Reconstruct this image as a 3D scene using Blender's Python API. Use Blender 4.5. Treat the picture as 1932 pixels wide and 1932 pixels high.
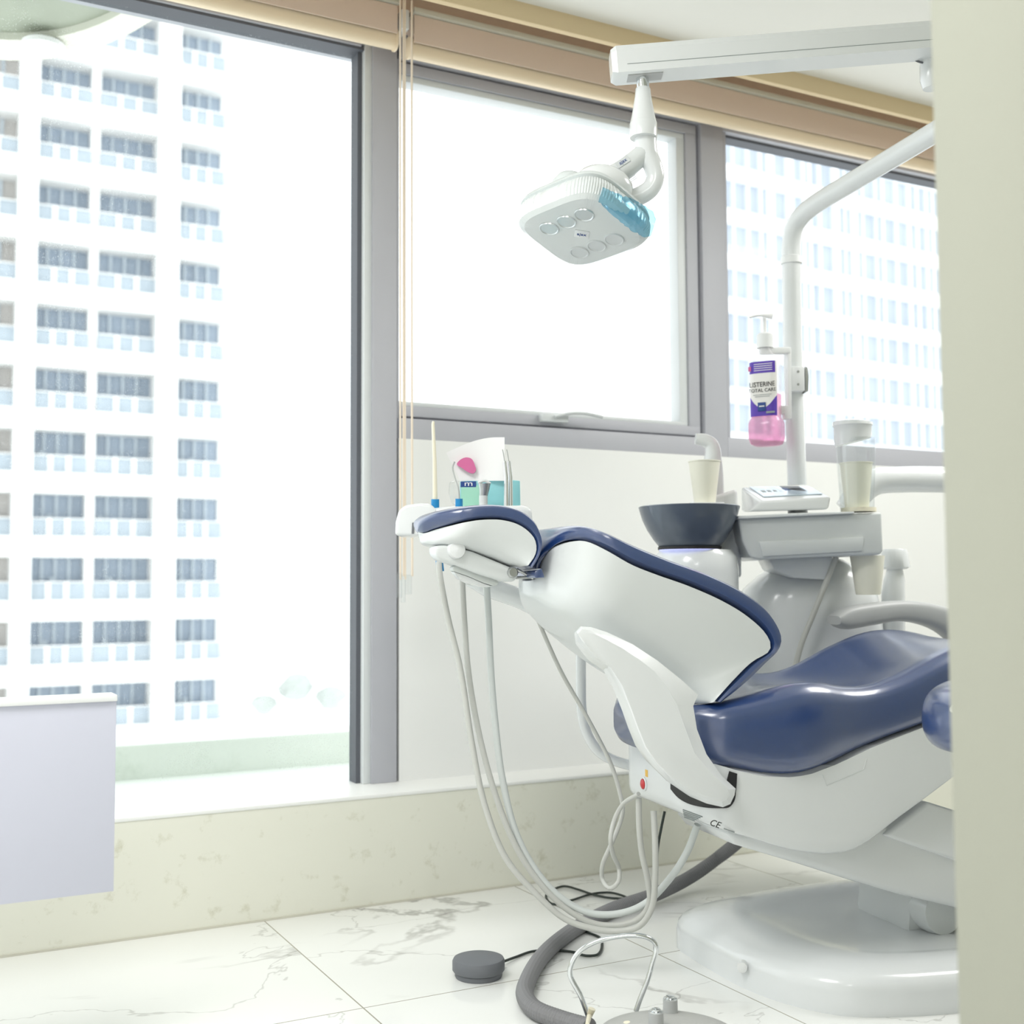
import bpy, bmesh, math, random
import numpy as np
from mathutils import Vector, Matrix
for o in list(bpy.data.objects): bpy.data.objects.remove(o)
S = bpy.context.scene; COL = S.collection
random.seed(7)
# ------------------------------------------------------------------ camera
FPX, YAW, PITCH, ROLL, EYE = 2231.77, .485928, .0621098, -.00549483, .95
_F = np.array([math.sin(YAW)*math.cos(PITCH), math.cos(YAW)*math.cos(PITCH), math.sin(PITCH)])
_r = np.array([math.cos(YAW), -math.sin(YAW), 0.0]); _u = np.cross(_r, _F)
RT = math.cos(ROLL)*_r+math.sin(ROLL)*_u; UP = -math.sin(ROLL)*_r+math.cos(ROLL)*_u; FW = _F
CAM = np.array([0, 0, EYE]); ZZ = np.array([0, 0, 1.])
rh = np.array([RT[0], RT[1], 0]); rh /= np.linalg.norm(rh); fh = np.array([FW[0], FW[1], 0]); fh /= np.linalg.norm(fh)
cd = bpy.data.cameras.new('camera'); cam = bpy.data.objects.new('camera', cd); COL.objects.link(cam)
cd.sensor_width = 36; cd.lens = 36*FPX/1932; cd.clip_start = .02; cd.clip_end = 1000
cam.matrix_world = Matrix(((RT[0], UP[0], -FW[0], 0), (RT[1], UP[1], -FW[1], 0), (RT[2], UP[2], -FW[2], EYE), (0, 0, 0, 1)))
cd.dof.use_dof = True; cd.dof.focus_distance = 2.75; cd.dof.aperture_fstop = 3.4
S.camera = cam
# ------------------------------------------------------------------ sky, lights, exposure
wd = bpy.data.worlds.new('sky'); S.world = wd; wd.use_nodes = True
bg = wd.node_tree.nodes['Background']; bg.inputs[0].default_value = (.985, .993, 1, 1); bg.inputs[1].default_value = 1.9
S.view_settings.view_transform = 'Standard'; S.view_settings.look = 'None'
S.view_settings.exposure = .1; S.view_settings.gamma = 1
S.cycles.max_bounces = 10; S.cycles.transparent_max_bounces = 24; S.cycles.sample_clamp_indirect = 6
S.cycles.use_denoising = True
LIGHTS = [((-.35, 1.55, 2.74), 1.2, .9, 40), ((3.6, 1.9, 2.74), 1.2, .9, 40), ((-.2, -.9, 2.74), 1.2, .9, 36)]  # unseen ceiling fill lamps added to bring up the interior
for i, (p, sx, sy, e) in enumerate(LIGHTS):
    l = bpy.data.lights.new('panel_light', 'AREA'); l.shape = 'RECTANGLE'; l.size = sx; l.size_y = sy; l.energy = e
    l.color = (1, .995, .985)
    o = bpy.data.objects.new('panel_light', l); o.location = p; COL.objects.link(o)

# ------------------------------------------------------------------ projection helpers: a photo point at a real place
def ray(x, y): return (x-966)/FPX*RT-(y-966)/FPX*UP+FW
def D(x, y, d): return CAM+ray(x, y)*d
def atZ(x, y, z=0): d = ray(x, y); return CAM+d*(z-EYE)/d[2]
def atY(x, y, Y): d = ray(x, y); return CAM+d*Y/d[1]
TH = math.radians(10)
CU = np.array([math.cos(TH), -math.sin(TH), 0]); CW = np.array([-math.sin(TH), -math.cos(TH), 0]); P0 = np.array([1.86, 2.36, 0])
def cw(u, z, w): return P0+CU*u+CW*w+np.array([0, 0, z])          # chair frame: u to the foot, w to the near side
def cp(x, y, w):
    d = ray(x, y); q = P0+CW*w; p = CAM+d*(((q-CAM)@CW)/(d@CW)); return ((p-P0)@CU, p[2])
# ------------------------------------------------------------------ materials
def lin(c): return tuple((v/255/12.92 if v <= 10 else ((v/255+.055)/1.055)**2.4) for v in c)+(1,)
def mat(name, col, rough=.5, metal=0, coat=0, noise=0, nscale=20, bump=0, bscale=200, trans=0, ior=1.45, emit=0, alpha=1, sss=0):
    m = bpy.data.materials.new(name); m.use_nodes = True; nt = m.node_tree; b = nt.nodes['Principled BSDF']
    c = lin(col); b.inputs['Base Color'].default_value = c; b.inputs['Roughness'].default_value = rough
    if coat == 1: b.inputs['Coat IOR'].default_value = 1.75; b.inputs['Specular IOR Level'].default_value = .8
    b.inputs['Metallic'].default_value = metal; b.inputs['Coat Weight'].default_value = coat; b.inputs['Coat Roughness'].default_value = .2 if coat == 1 else .08
    b.inputs['Transmission Weight'].default_value = trans; b.inputs['IOR'].default_value = ior; b.inputs['Alpha'].default_value = alpha
    if emit: b.inputs['Emission Color'].default_value = c; b.inputs['Emission Strength'].default_value = emit
    tc = nt.nodes.new('ShaderNodeTexCoord')
    n = nt.nodes.new('ShaderNodeTexNoise'); n.inputs['Scale'].default_value = nscale; n.inputs['Detail'].default_value = 4
    nt.links.new(tc.outputs['Object'], n.inputs['Vector'])
    r = nt.nodes.new('ShaderNodeMix'); r.data_type = 'RGBA'
    k = 1-max(noise, .015)
    r.inputs[6].default_value = (c[0]*k, c[1]*k, c[2]*k, 1); r.inputs[7].default_value = c
    nt.links.new(n.outputs['Fac'], r.inputs[0]); nt.links.new(r.outputs[2], b.inputs['Base Color'])
    if bump:
        n2 = nt.nodes.new('ShaderNodeTexNoise'); n2.inputs['Scale'].default_value = bscale
        nt.links.new(tc.outputs['Object'], n2.inputs['Vector'])
        bp = nt.nodes.new('ShaderNodeBump'); bp.inputs['Strength'].default_value = bump; bp.inputs['Distance'].default_value = .002
        nt.links.new(n2.outputs['Fac'], bp.inputs['Height']); nt.links.new(bp.outputs[0], b.inputs['Normal'])
    return m
def clear(name, tint, gloss=.12, rough=.02, dust=0):
    m = bpy.data.materials.new(name); m.use_nodes = True; nt = m.node_tree; nt.nodes.clear()
    out = nt.nodes.new('ShaderNodeOutputMaterial'); t = nt.nodes.new('ShaderNodeBsdfTransparent'); t.inputs[0].default_value = lin(tint)
    g = nt.nodes.new('ShaderNodeBsdfGlossy'); g.inputs['Roughness'].default_value = rough
    lw = nt.nodes.new('ShaderNodeLayerWeight'); lw.inputs[0].default_value = .3
    pw = nt.nodes.new('ShaderNodeMath'); pw.operation = 'POWER'; pw.inputs[1].default_value = 3; nt.links.new(lw.outputs['Facing'], pw.inputs[0])
    ml = nt.nodes.new('ShaderNodeMath'); ml.operation = 'MULTIPLY_ADD'; ml.inputs[1].default_value = gloss*2; ml.inputs[2].default_value = gloss*.25; nt.links.new(pw.outputs[0], ml.inputs[0])
    mx = nt.nodes.new('ShaderNodeMixShader'); nt.links.new(ml.outputs[0], mx.inputs[0])
    nt.links.new(t.outputs[0], mx.inputs[1]); nt.links.new(g.outputs[0], mx.inputs[2]); last = mx
    if dust:
        tc = nt.nodes.new('ShaderNodeTexCoord')
        v = nt.nodes.new('ShaderNodeTexVoronoi'); v.inputs['Scale'].default_value = 170
        n = nt.nodes.new('ShaderNodeTexNoise'); n.inputs['Scale'].default_value = 5
        nt.links.new(tc.outputs['Object'], v.inputs['Vector']); nt.links.new(tc.outputs['Object'], n.inputs['Vector'])
        a = nt.nodes.new('ShaderNodeMath'); a.operation = 'LESS_THAN'; a.inputs[1].default_value = .16
        nt.links.new(v.outputs['Distance'], a.inputs[0])
        b = nt.nodes.new('ShaderNodeMath'); b.operation = 'MULTIPLY'; nt.links.new(a.outputs[0], b.inputs[0]); nt.links.new(n.outputs['Fac'], b.inputs[1])
        c = nt.nodes.new('ShaderNodeMath'); c.operation = 'MULTIPLY'; c.inputs[1].default_value = dust; nt.links.new(b.outputs[0], c.inputs[0])
        d = nt.nodes.new('ShaderNodeBsdfTranslucent'); d.inputs[0].default_value = (.95, .97, .97, 1)
        m2 = nt.nodes.new('ShaderNodeMixShader'); nt.links.new(c.outputs[0], m2.inputs[0]); nt.links.new(mx.outputs[0], m2.inputs[1]); nt.links.new(d.outputs[0], m2.inputs[2]); last = m2
    nt.links.new(last.outputs[0], out.inputs[0]); return m
def marble():
    m = bpy.data.materials.new('marble_tile'); m.use_nodes = True; nt = m.node_tree; N = nt.nodes.new; L = nt.links.new
    b = nt.nodes['Principled BSDF']; b.inputs['Roughness'].default_value = .12; b.inputs['Specular IOR Level'].default_value = .6
    tc = N('ShaderNodeTexCoord'); sp = N('ShaderNodeSeparateXYZ'); L(tc.outputs['Object'], sp.inputs[0])
    def M(op, a, c=None):
        k = N('ShaderNodeMath'); k.operation = op
        for i, v in ((0, a), (1, c)):
            if v is None: continue
            if isinstance(v, (int, float)): k.inputs[i].default_value = v
            else: L(v, k.inputs[i])
        return k.outputs[0]
    T = .806
    tx = M('DIVIDE', M('SUBTRACT', sp.outputs[0], .975), T); ty = M('DIVIDE', M('SUBTRACT', sp.outputs[1], 2.578), T)
    fx, fy = M('FRACT', tx), M('FRACT', ty)
    def edge(f): return M('MINIMUM', f, M('SUBTRACT', 1, f))
    grout = M('LESS_THAN', M('MINIMUM', edge(fx), edge(fy)), .0022)
    cid = N('ShaderNodeCombineXYZ'); L(M('FLOOR', tx), cid.inputs[0]); L(M('FLOOR', ty), cid.inputs[1])
    wn = N('ShaderNodeTexWhiteNoise'); wn.noise_dimensions = '3D'; L(cid.outputs[0], wn.inputs['Vector'])
    off = N('ShaderNodeVectorMath'); off.operation = 'SCALE'; L(wn.outputs['Color'], off.inputs[0]); off.inputs['Scale'].default_value = 14
    ad = N('ShaderNodeVectorMath'); L(tc.outputs['Object'], ad.inputs[0]); L(off.outputs[0], ad.inputs[1])
    rot = N('ShaderNodeMapping'); rot.inputs['Rotation'].default_value = (0, 0, .6); rot.inputs['Scale'].default_value = (1.0, 1.35, 1); L(ad.outputs[0], rot.inputs[0])
    def vein(scale, dist, width):
        n = N('ShaderNodeTexNoise'); n.inputs['Scale'].default_value = scale; n.inputs['Detail'].default_value = 6; n.inputs['Roughness'].default_value = .55; n.inputs['Distortion'].default_value = dist
        L(rot.outputs[0], n.inputs['Vector'])
        d = M('ABSOLUTE', M('SUBTRACT', n.outputs['Fac'], .5))
        k = N('ShaderNodeMapRange'); k.interpolation_type = 'SMOOTHSTEP'; k.inputs[1].default_value = 0; k.inputs[2].default_value = width; k.inputs[3].default_value = 1; k.inputs[4].default_value = 0
        L(d, k.inputs[0]); return k.outputs[0]
    msk = N('ShaderNodeTexNoise'); msk.inputs['Scale'].default_value = 1.7; L(ad.outputs[0], msk.inputs['Vector'])
    mk = N('ShaderNodeMapRange'); mk.inputs[1].default_value = .40; mk.inputs[2].default_value = .58; L(msk.outputs['Fac'], mk.inputs[0])
    v = M('ADD', M('MULTIPLY', M('MULTIPLY', vein(.8, .7, .016), mk.outputs[0]), .7), M('MULTIPLY', vein(1.1, .35, .005), .4))
    c1 = N('ShaderNodeMix'); c1.data_type = 'RGBA'; c1.inputs[6].default_value = lin((240, 241, 238)); c1.inputs[7].default_value = lin((150, 148, 144)); L(v, c1.inputs[0])
    c2 = N('ShaderNodeMix'); c2.data_type = 'RGBA'; c2.inputs[7].default_value = lin((158, 155, 140)); L(c1.outputs[2], c2.inputs[6]); L(grout, c2.inputs[0])
    L(c2.outputs[2], b.inputs['Base Color']); return m
def stained(name, base, stain, lo=.62, hi=.8, scale=9):
    m = mat(name, base, .55); nt = m.node_tree; N = nt.nodes.new; L = nt.links.new; b = nt.nodes['Principled BSDF']
    tc = N('ShaderNodeTexCoord'); n = N('ShaderNodeTexNoise'); n.inputs['Scale'].default_value = scale; n.inputs['Detail'].default_value = 8; n.inputs['Roughness'].default_value = .7
    L(tc.outputs['Object'], n.inputs['Vector'])
    k = N('ShaderNodeMapRange'); k.inputs[1].default_value = lo; k.inputs[2].default_value = hi; L(n.outputs['Fac'], k.inputs[0])
    c = N('ShaderNodeMix'); c.data_type = 'RGBA'; c.inputs[6].default_value = lin(base); c.inputs[7].default_value = lin(stain); L(k.outputs[0], c.inputs[0]); L(c.outputs[2], b.inputs['Base Color'])
    return m
M_ = dict(
    plastic=mat('white_plastic', (228, 231, 232), .22, coat=.4), plasticw=mat('matt_white_plastic', (236, 238, 238), .45),
    shell=mat('grey_white_shell', (216, 220, 220), .3, coat=.3), grey=mat('grey_plastic', (178, 180, 180), .4), dgrey=mat('dark_grey_plastic', (110, 113, 118), .55, bump=.1, bscale=900),
    leather=mat('blue_leather', (22, 56, 112), .36, coat=1, ior=1.5, noise=.08, nscale=60, bump=.06, bscale=700),
    black=mat('black_plastic', (30, 30, 32), .5), chrome=mat('chrome', (225, 228, 230), .08, 1), steel=mat('brushed_steel', (190, 192, 192), .3, 1),
    frame=mat('grey_aluminium', (182, 183, 190), .5), frame_d=mat('dark_gasket', (92, 95, 102), .6), frame_l=mat('light_bead', (214, 218, 219), .4),
    wall=mat('white_paint', (238, 239, 237), .6, noise=.03, nscale=3), kick=stained('scuffed_white_paint', (230, 230, 217), (184, 181, 154), .58, .82, 13), sill=mat('white_sill', (240, 241, 238), .35),
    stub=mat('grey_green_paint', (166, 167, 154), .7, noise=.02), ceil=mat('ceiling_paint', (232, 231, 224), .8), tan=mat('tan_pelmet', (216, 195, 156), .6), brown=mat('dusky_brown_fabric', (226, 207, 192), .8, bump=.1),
    hem=mat('cream_blind', (240, 222, 194), .6, bump=.08, bscale=800), rail=mat('pale_rail', (206, 204, 190), .5), cord=mat('cream_cord', (236, 222, 204), .6),
    floor=marble(), panel=mat('lavender_white_board', (203, 205, 219), .5), glass=clear('window_glass', (252, 254, 254), .03), dusty=clear('dusty_window_glass', (250, 253, 253), .03, dust=.5),
    bottlep=mat('bottle_plastic', (242, 242, 244), .12, alpha=.3), clearp=clear('clear_plastic', (251, 252, 252), .22, .12), hose=mat('grey_hose', (196, 197, 192), .45), hosel=mat('pale_hose', (204, 209, 207), .4), corr=mat('corrugated_hose', (128, 128, 130), .5),
    cable=mat('black_cable', (46, 54, 50), .5), teal=mat('teal_card', (150, 214, 220), .5, noise=.1), tealg=mat('green_card', (168, 222, 200), .5), navy=mat('navy_print', (44, 74, 140), .5), blue=mat('bright_blue_plastic', (40, 140, 200), .3),
    cream=mat('cream_straw', (236, 230, 208), .4), paper=mat('white_paper', (244, 244, 244), .7), pink=mat('pink_print', (214, 110, 160), .5), cup=mat('cream_cup', (246, 244, 228), .5),
    bowl=mat('smoked_glass_bowl', (90, 99, 112), .36, metal=.25, coat=.5), glow=mat('blue_light_ring', (200, 205, 255), .4, emit=.7), red=mat('red_button', (205, 60, 64), .35), orange=mat('orange_sticker', (236, 190, 90), .5),
    ink=mat('dark_print', (60, 62, 60), .6), greyp=mat('grey_print', (150, 158, 158), .6), lens=mat('lamp_cover', (220, 225, 225), .15, coat=.4), lampin=mat('lamp_body_inside', (212, 218, 218), .35), mirror=mat('reflector', (225, 230, 232), .28, .8),
    sleeve=clear('blue_film', (206, 236, 248), .22, .35), pinkliq=clear('pink_mouthwash', (242, 188, 218), .14, .05), purple=mat('purple_label', (94, 66, 178), .45), label=mat('white_label', (240, 238, 234), .45), lettering=mat('black_lettering', (44, 42, 40), .5),
    screen=mat('pale_blue_membrane', (206, 222, 236), .15, coat=.5), pedal=mat('speckled_grey_plastic', (176, 177, 174), .5, noise=.12, nscale=160),
    bw=mat('tower_white', (238, 238, 236), .8), bg1=mat('tower_window', (176, 190, 206), .4, noise=.35, nscale=.7), bgl=mat('tower_curtain_window', (214, 210, 206), .5, noise=.3, nscale=1), rl=mat('railing_glass', (186, 198, 208), .4, noise=.25, nscale=1.2), bal=mat('balcony_interior', (196, 206, 214), .8),  # tower tones kept pale: the haze is put into their colour
    ow=mat('office_band', (236, 240, 244), .7), og=mat('office_glass', (192, 202, 214), .4, noise=.3, nscale=.25),  # office colours paled to stand in for distance haze
    soffit=mat('grey_concrete', (176, 182, 166), .8, noise=.25, nscale=6), rim=mat('cream_concrete', (226, 226, 214), .8), parapet=stained('weathered_parapet', (224, 228, 220), (196, 204, 192), .55, .8, 4), ledge=mat('pale_roof', (232, 236, 230), .8), leaf=mat('hazy_leaf', (206, 212, 208), .8, noise=.3, nscale=3))  # leaf colour washed out so the far trees look hazy
# ------------------------------------------------------------------ object helpers
OFF = {}
def root(name, loc, label=None, cat=None, group=None, kind=None):
    o = bpy.data.objects.new(name, None); o.empty_display_size = .05; COL.objects.link(o); o.location = Vector([float(v) for v in loc]); OFF[o] = np.array(loc, float)
    tag(o, label, cat, group, kind); return o
def tag(o, label=None, cat=None, group=None, kind=None):
    for k, v in (('label', label), ('category', cat), ('group', group), ('kind', kind)):
        if v: o[k] = v
    return o
def mesh(name, V, Fc, m, parent=None, smooth=40, bevel=0, seg=2, sub=0, origin=None, mats=None):
    off = OFF[parent] if parent else (np.array(origin, float) if origin is not None else np.zeros(3))
    bm = bmesh.new(); vs = [bm.verts.new(Vector([float(c) for c in np.asarray(v, float)-off])) for v in V]
    for i, f in enumerate(Fc):
        try: bm.faces.new([vs[k] for k in f])
        except ValueError: pass
    bmesh.ops.remove_doubles(bm, verts=bm.verts, dist=1e-6); bmesh.ops.recalc_face_normals(bm, faces=bm.faces)
    if bevel:
        ed = [e for e in bm.edges if len(e.link_faces) == 2 and e.calc_face_angle(0) > math.radians(35)]
        bmesh.ops.bevel(bm, geom=ed, offset=bevel, segments=seg, profile=.5, affect='EDGES', clamp_overlap=True)
    me = bpy.data.meshes.new(name); bm.to_mesh(me); bm.free()
    if smooth: me.shade_smooth(); me.set_sharp_from_angle(angle=math.radians(smooth))
    me.materials.append(M_[m] if isinstance(m, str) else m)
    o = bpy.data.objects.new(name, me); COL.objects.link(o)
    if parent: o.parent = parent
    else: o.location = Vector([float(c) for c in off])
    OFF[o] = off
    if sub: s = o.modifiers.new('s', 'SUBSURF'); s.levels = s.render_levels = sub
    return o
BF = [(0, 1, 2, 3), (7, 6, 5, 4), (0, 4, 5, 1), (1, 5, 6, 2), (2, 6, 7, 3), (3, 7, 4, 0)]
def box(name, lo, hi, m, parent=None, bevel=0, **k):
    (a, b, c), (d, e, f) = lo, hi
    return mesh(name, [(a, b, c), (d, b, c), (d, e, c), (a, e, c), (a, b, f), (d, b, f), (d, e, f), (a, e, f)], BF, m, parent, bevel=bevel, **k)
def boxes(L):
    V, Fc = [], []
    for k, ((a, b, c), (d, e, f)) in enumerate(L):
        g = 3e-5*k; a += g; b += g; c += g; d -= g; e -= g; f -= g
        n = len(V); V += [(a, b, c), (d, b, c), (d, e, c), (a, e, c), (a, b, f), (d, b, f), (d, e, f), (a, e, f)]; Fc += [tuple(i+n for i in q) for q in BF]
    return V, Fc
def obox(name, c, ax, h, m, parent=None, bevel=0, **k):          # oriented box: centre, three axes, half sizes
    c = np.asarray(c, float); V = [c+ax[0]*sx*h[0]+ax[1]*sy*h[1]+ax[2]*sz*h[2] for sz in (-1, 1) for sx, sy in ((-1, -1), (1, -1), (1, 1), (-1, 1))]
    return mesh(name, V, BF, m, parent, bevel=bevel, **k)
def cat(P, n, closed=False):                                       # smooth curve through points
    P = [np.asarray(p, float) for p in P]; m = len(P); out = []
    segs = m if closed else m-1
    L = [np.linalg.norm(P[(i+1) % m]-P[i])+1e-9 for i in range(segs)]; T = sum(L)
    for j in range(n):
        s = T*j/(n if closed else n-1); i = 0
        while i < segs-1 and s > L[i]: s -= L[i]; i += 1
        t = min(1, s/L[i])
        a, b = P[i], P[(i+1) % m]
        z = P[i-1] if (closed or i > 0) else 2*a-b
        d = P[(i+2) % m] if (closed or i+2 < m) else 2*b-a
        l0, l1, l2 = (max(1e-9, np.linalg.norm(a-z))**.5, max(1e-9, np.linalg.norm(b-a))**.5, max(1e-9, np.linalg.norm(d-b))**.5)
        m1 = l1*((a-z)/l0-(b-z)/(l0+l1)+(b-a)/l1); m2 = l1*((b-a)/l1-(d-a)/(l1+l2)+(d-b)/l2)
        out.append((2*t**3-3*t*t+1)*a+(t**3-2*t*t+t)*m1+(-2*t**3+3*t*t)*b+(t**3-t*t)*m2)
    return out
def rings(name, R, m, parent=None, caps=True, closed=False, **k):
    n = len(R[0]); V = [v for r in R for v in r]; Fc = []; q = len(R)
    for i in range(q if closed else q-1):
        j = (i+1) % q
        for a in range(n): b = (a+1) % n; Fc.append((i*n+a, i*n+b, j*n+b, j*n+a))
    if caps and not closed: Fc += [tuple(range(n)), tuple(range((q-1)*n, q*n))]
    return mesh(name, V, Fc, m, parent, **k)
def tube(name, P, r, m, parent=None, n=0, sides=12, closed=False, flat=1, ridges=0, **k):
    P = [np.asarray(p, float) for p in P]; C = cat(P, n, closed) if n else P; q = len(C); R = []; N = None
    for i in range(q):
        a, b = (C[i-1], C[(i+1) % q]) if closed else (C[max(0, i-1)], C[min(q-1, i+1)])
        t = (b-a)/(np.linalg.norm(b-a)+1e-12)
        if N is None: N = np.cross(t, [0, 0, 1.]) if abs(t[2]) < .9 else np.cross(t, [0, 1., 0])
        N = N-t*(N@t); N /= np.linalg.norm(N); B = np.cross(t, N)
        rr = r(i/(q-1)) if callable(r) else r
        if ridges: rr *= 1-(.09 if i % 2 else 0)
        R.append([C[i]+rr*(math.cos(2*math.pi*j/sides)*N+flat*math.sin(2*math.pi*j/sides)*B) for j in range(sides)])
    return rings(name, R, m, parent, closed=closed, **k)
def lathe(name, prof, c, m, parent=None, ax=None, n=40, caps=True, **k):
    c = np.asarray(c, float); A = np.array([0, 0, 1.]) if ax is None else np.asarray(ax, float)/np.linalg.norm(ax)
    X = np.cross(A, [0, 1., 0] if abs(A[1]) < .9 else [1., 0, 0]); X /= np.linalg.norm(X); Y = np.cross(A, X)
    return rings(name, [[c+A*z+max(r, 1e-4)*(math.cos(2*math.pi*j/n)*X+math.sin(2*math.pi*j/n)*Y) for j in range(n)] for r, z in prof], m, parent, caps=caps, **k)
def prism(name, poly, fn, c0, c1, m, parent=None, **k):            # polygon extruded: fn(a, b, c) -> world
    n = len(poly); V = [fn(a, b, c0) for a, b in poly]+[fn(a, b, c1) for a, b in poly]
    return mesh(name, V, [tuple(range(n)), tuple(range(n, 2*n))]+[(i, (i+1) % n, n+(i+1) % n, n+i) for i in range(n)], m, parent, **k)
def sup(t, p): c, s = math.cos(t), math.sin(t); return math.copysign(abs(c)**p, c), math.copysign(abs(s)**p, s)
def text(name, s, size, o, X, Y, m, parent, align='CENTER', depth=.0004, squeeze=1):
    cu = bpy.data.curves.new(name, 'FONT'); cu.body = s; cu.size = size; cu.align_x = align; cu.align_y = 'CENTER'; cu.extrude = depth
    t = bpy.data.objects.new(name, cu); COL.objects.link(t); me = bpy.data.meshes.new_from_object(t.evaluated_get(bpy.context.evaluated_depsgraph_get())); bpy.data.objects.remove(t)
    X = np.asarray(X)/np.linalg.norm(X); Y = np.asarray(Y)/np.linalg.norm(Y); Z = np.cross(X, Y); off = OFF[parent]
    for v in me.vertices: v.co = Vector([float(c) for c in np.asarray(o)-off+X*v.co.x*squeeze+Y*v.co.y+Z*v.co.z])
    me.materials.append(M_[m]); ob = bpy.data.objects.new(name, me); COL.objects.link(ob); ob.parent = parent; OFF[ob] = off; return ob
# ================================================================== SETTING
WY, KY, SZ = 3.55, 3.37, .328          # window plane, kick wall face, sill height
CEIL = 2.795
def struct(o): o['kind'] = 'structure'; return o
struct(box('floor', (-2.2, -2.6, -.05), (6.2, 3.75, 0), 'floor', smooth=0))
struct(box('ceiling', (-2.2, -2.6, CEIL), (6.2, 3.2, CEIL+.06), 'ceil', smooth=0))
struct(box('wall_back', (-2.2, -2.7, 0), (6.2, -2.6, CEIL), 'wall', smooth=0))
struct(box('wall_left', (-2.3, -2.7, 0), (-2.2, 3.75, 3.0), 'wall', smooth=0))
struct(box('wall_right', (6.2, -2.7, 0), (6.3, 3.75, 3.0), 'wall', smooth=0))
struct(box('wall_front', (1.03, .78, 0), (6.2, .93, CEIL), 'stub', bevel=.003))
struct(box('wall_window', (1.462, WY, SZ), (6.2, 3.75, 1.43), 'wall', smooth=0))
o = mesh('wall_base', *boxes([((-2.2, KY, 0), (6.2, 3.75, SZ-.012))]), 'kick', smooth=0); struct(o)
struct(box('baseboard_window', (-2.2, KY-.004, 0), (6.2, KY+.01, .006), 'rail', smooth=0))
struct(box('trim_1', (-2.2, KY-.004, SZ-.012), (6.2, 3.75, SZ), 'sill', bevel=.004))
struct(box('trim_2', (-2.2, 3.20, 2.735), (6.2, 3.225, 2.90), 'tan', bevel=.002))
struct(box('trim_3', (-2.2, 3.225, 2.90), (6.2, 3.75, 2.94), 'brown', smooth=0))
struct(box('trim_4', (-2.2, 3.50, 2.78), (6.2, 3.545, 2.90), 'brown', smooth=0))
struct(box('wall_header', (-2.2, WY, 2.745), (6.2, 3.75, 2.94), 'frame', smooth=0))
# windows: frame members and panes
def window(name, frames, pane, pm='glass', py=3.615):
    w = root(name, (pane[0], WY, pane[1]), kind='structure')
    for nm, L, m, bv in frames: mesh(nm, *boxes(L), m, w, bevel=bv)
    box('pane', (pane[0], py, pane[1]), (pane[2], py+.006, pane[3]), pm, w, smooth=0); return w
fy = WY
window('window_1', [('window_frame', [((-2.2, fy, 2.712), (1.33, fy+.09, 2.745))], 'frame', .002), ('mullion', [((1.367, fy-.005, SZ), (1.452, fy+.09, 2.745))], 'frame', .002),
                    ('gasket', [((1.327, fy+.03, SZ), (1.342, fy+.09, 2.71)), ((-2.2, fy+.01, 2.703), (1.342, fy+.09, 2.714))], 'frame_d', 0), ('glazing_bead', [((1.342, fy+.005, SZ), (1.368, fy+.09, 2.73))], 'frame_l', .002)], (-2.2, SZ, 1.33, 2.71), 'dusty')
w2 = window('window_2', [('window_frame', [((1.462, fy, 1.43), (2.70, fy+.09, 1.497)), ((1.462, fy, 2.70), (2.80, fy+.09, 2.745)), ((2.695, fy, 1.43), (2.80, fy+.09, 2.70)), ((1.452, fy+.01, 1.43), (1.4655, fy+.09, 2.7))], 'frame', .002),
                    ('sash', [((1.466, fy+.012, 1.505), (2.682, fy+.08, 1.54)), ((1.466, fy+.012, 2.655), (2.682, fy+.08, 2.692)), ((2.632, fy+.012, 1.505), (2.682, fy+.08, 2.692))], 'frame', .003),
                    ('glazing_bead', [((1.466, fy+.02, 1.54), (2.632, fy+.08, 1.556)), ((1.466, fy+.02, 2.632), (2.632, fy+.08, 2.655)), ((2.594, fy+.02, 1.54), (2.632, fy+.08, 2.655))], 'frame_l', .004)], (1.466, 1.55, 2.6, 2.64))
window('window_3', [('window_frame', [((2.80, fy, 1.43), (6.2, fy+.09, 1.505)), ((2.80, fy, 2.69), (6.2, fy+.09, 2.745)), ((2.80, fy+.01, 1.5), (2.822, fy+.09, 2.7))], 'frame', .002),
                    ('gasket', [((2.82, fy+.03, 2.68), (6.2, fy+.09, 2.692))], 'frame_d', 0)], (2.82, 1.505, 6.2, 2.69))
hb = atY(1040, 790, fy); hl = mesh('handle', *boxes([((hb[0]-.045, fy-.022, 1.515), (hb[0]+.06, fy+.013, 1.545))]), 'frame_l', w2, bevel=.006)
tube('handle', [(hb[0]+.0, fy-.025, 1.532), (hb[0]+.05, fy-.04, 1.545), (hb[0]+.11, fy-.045, 1.548), (hb[0]+.18, fy-.045, 1.540)], .010, 'frame_l', w2, n=14, flat=.6)
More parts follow.
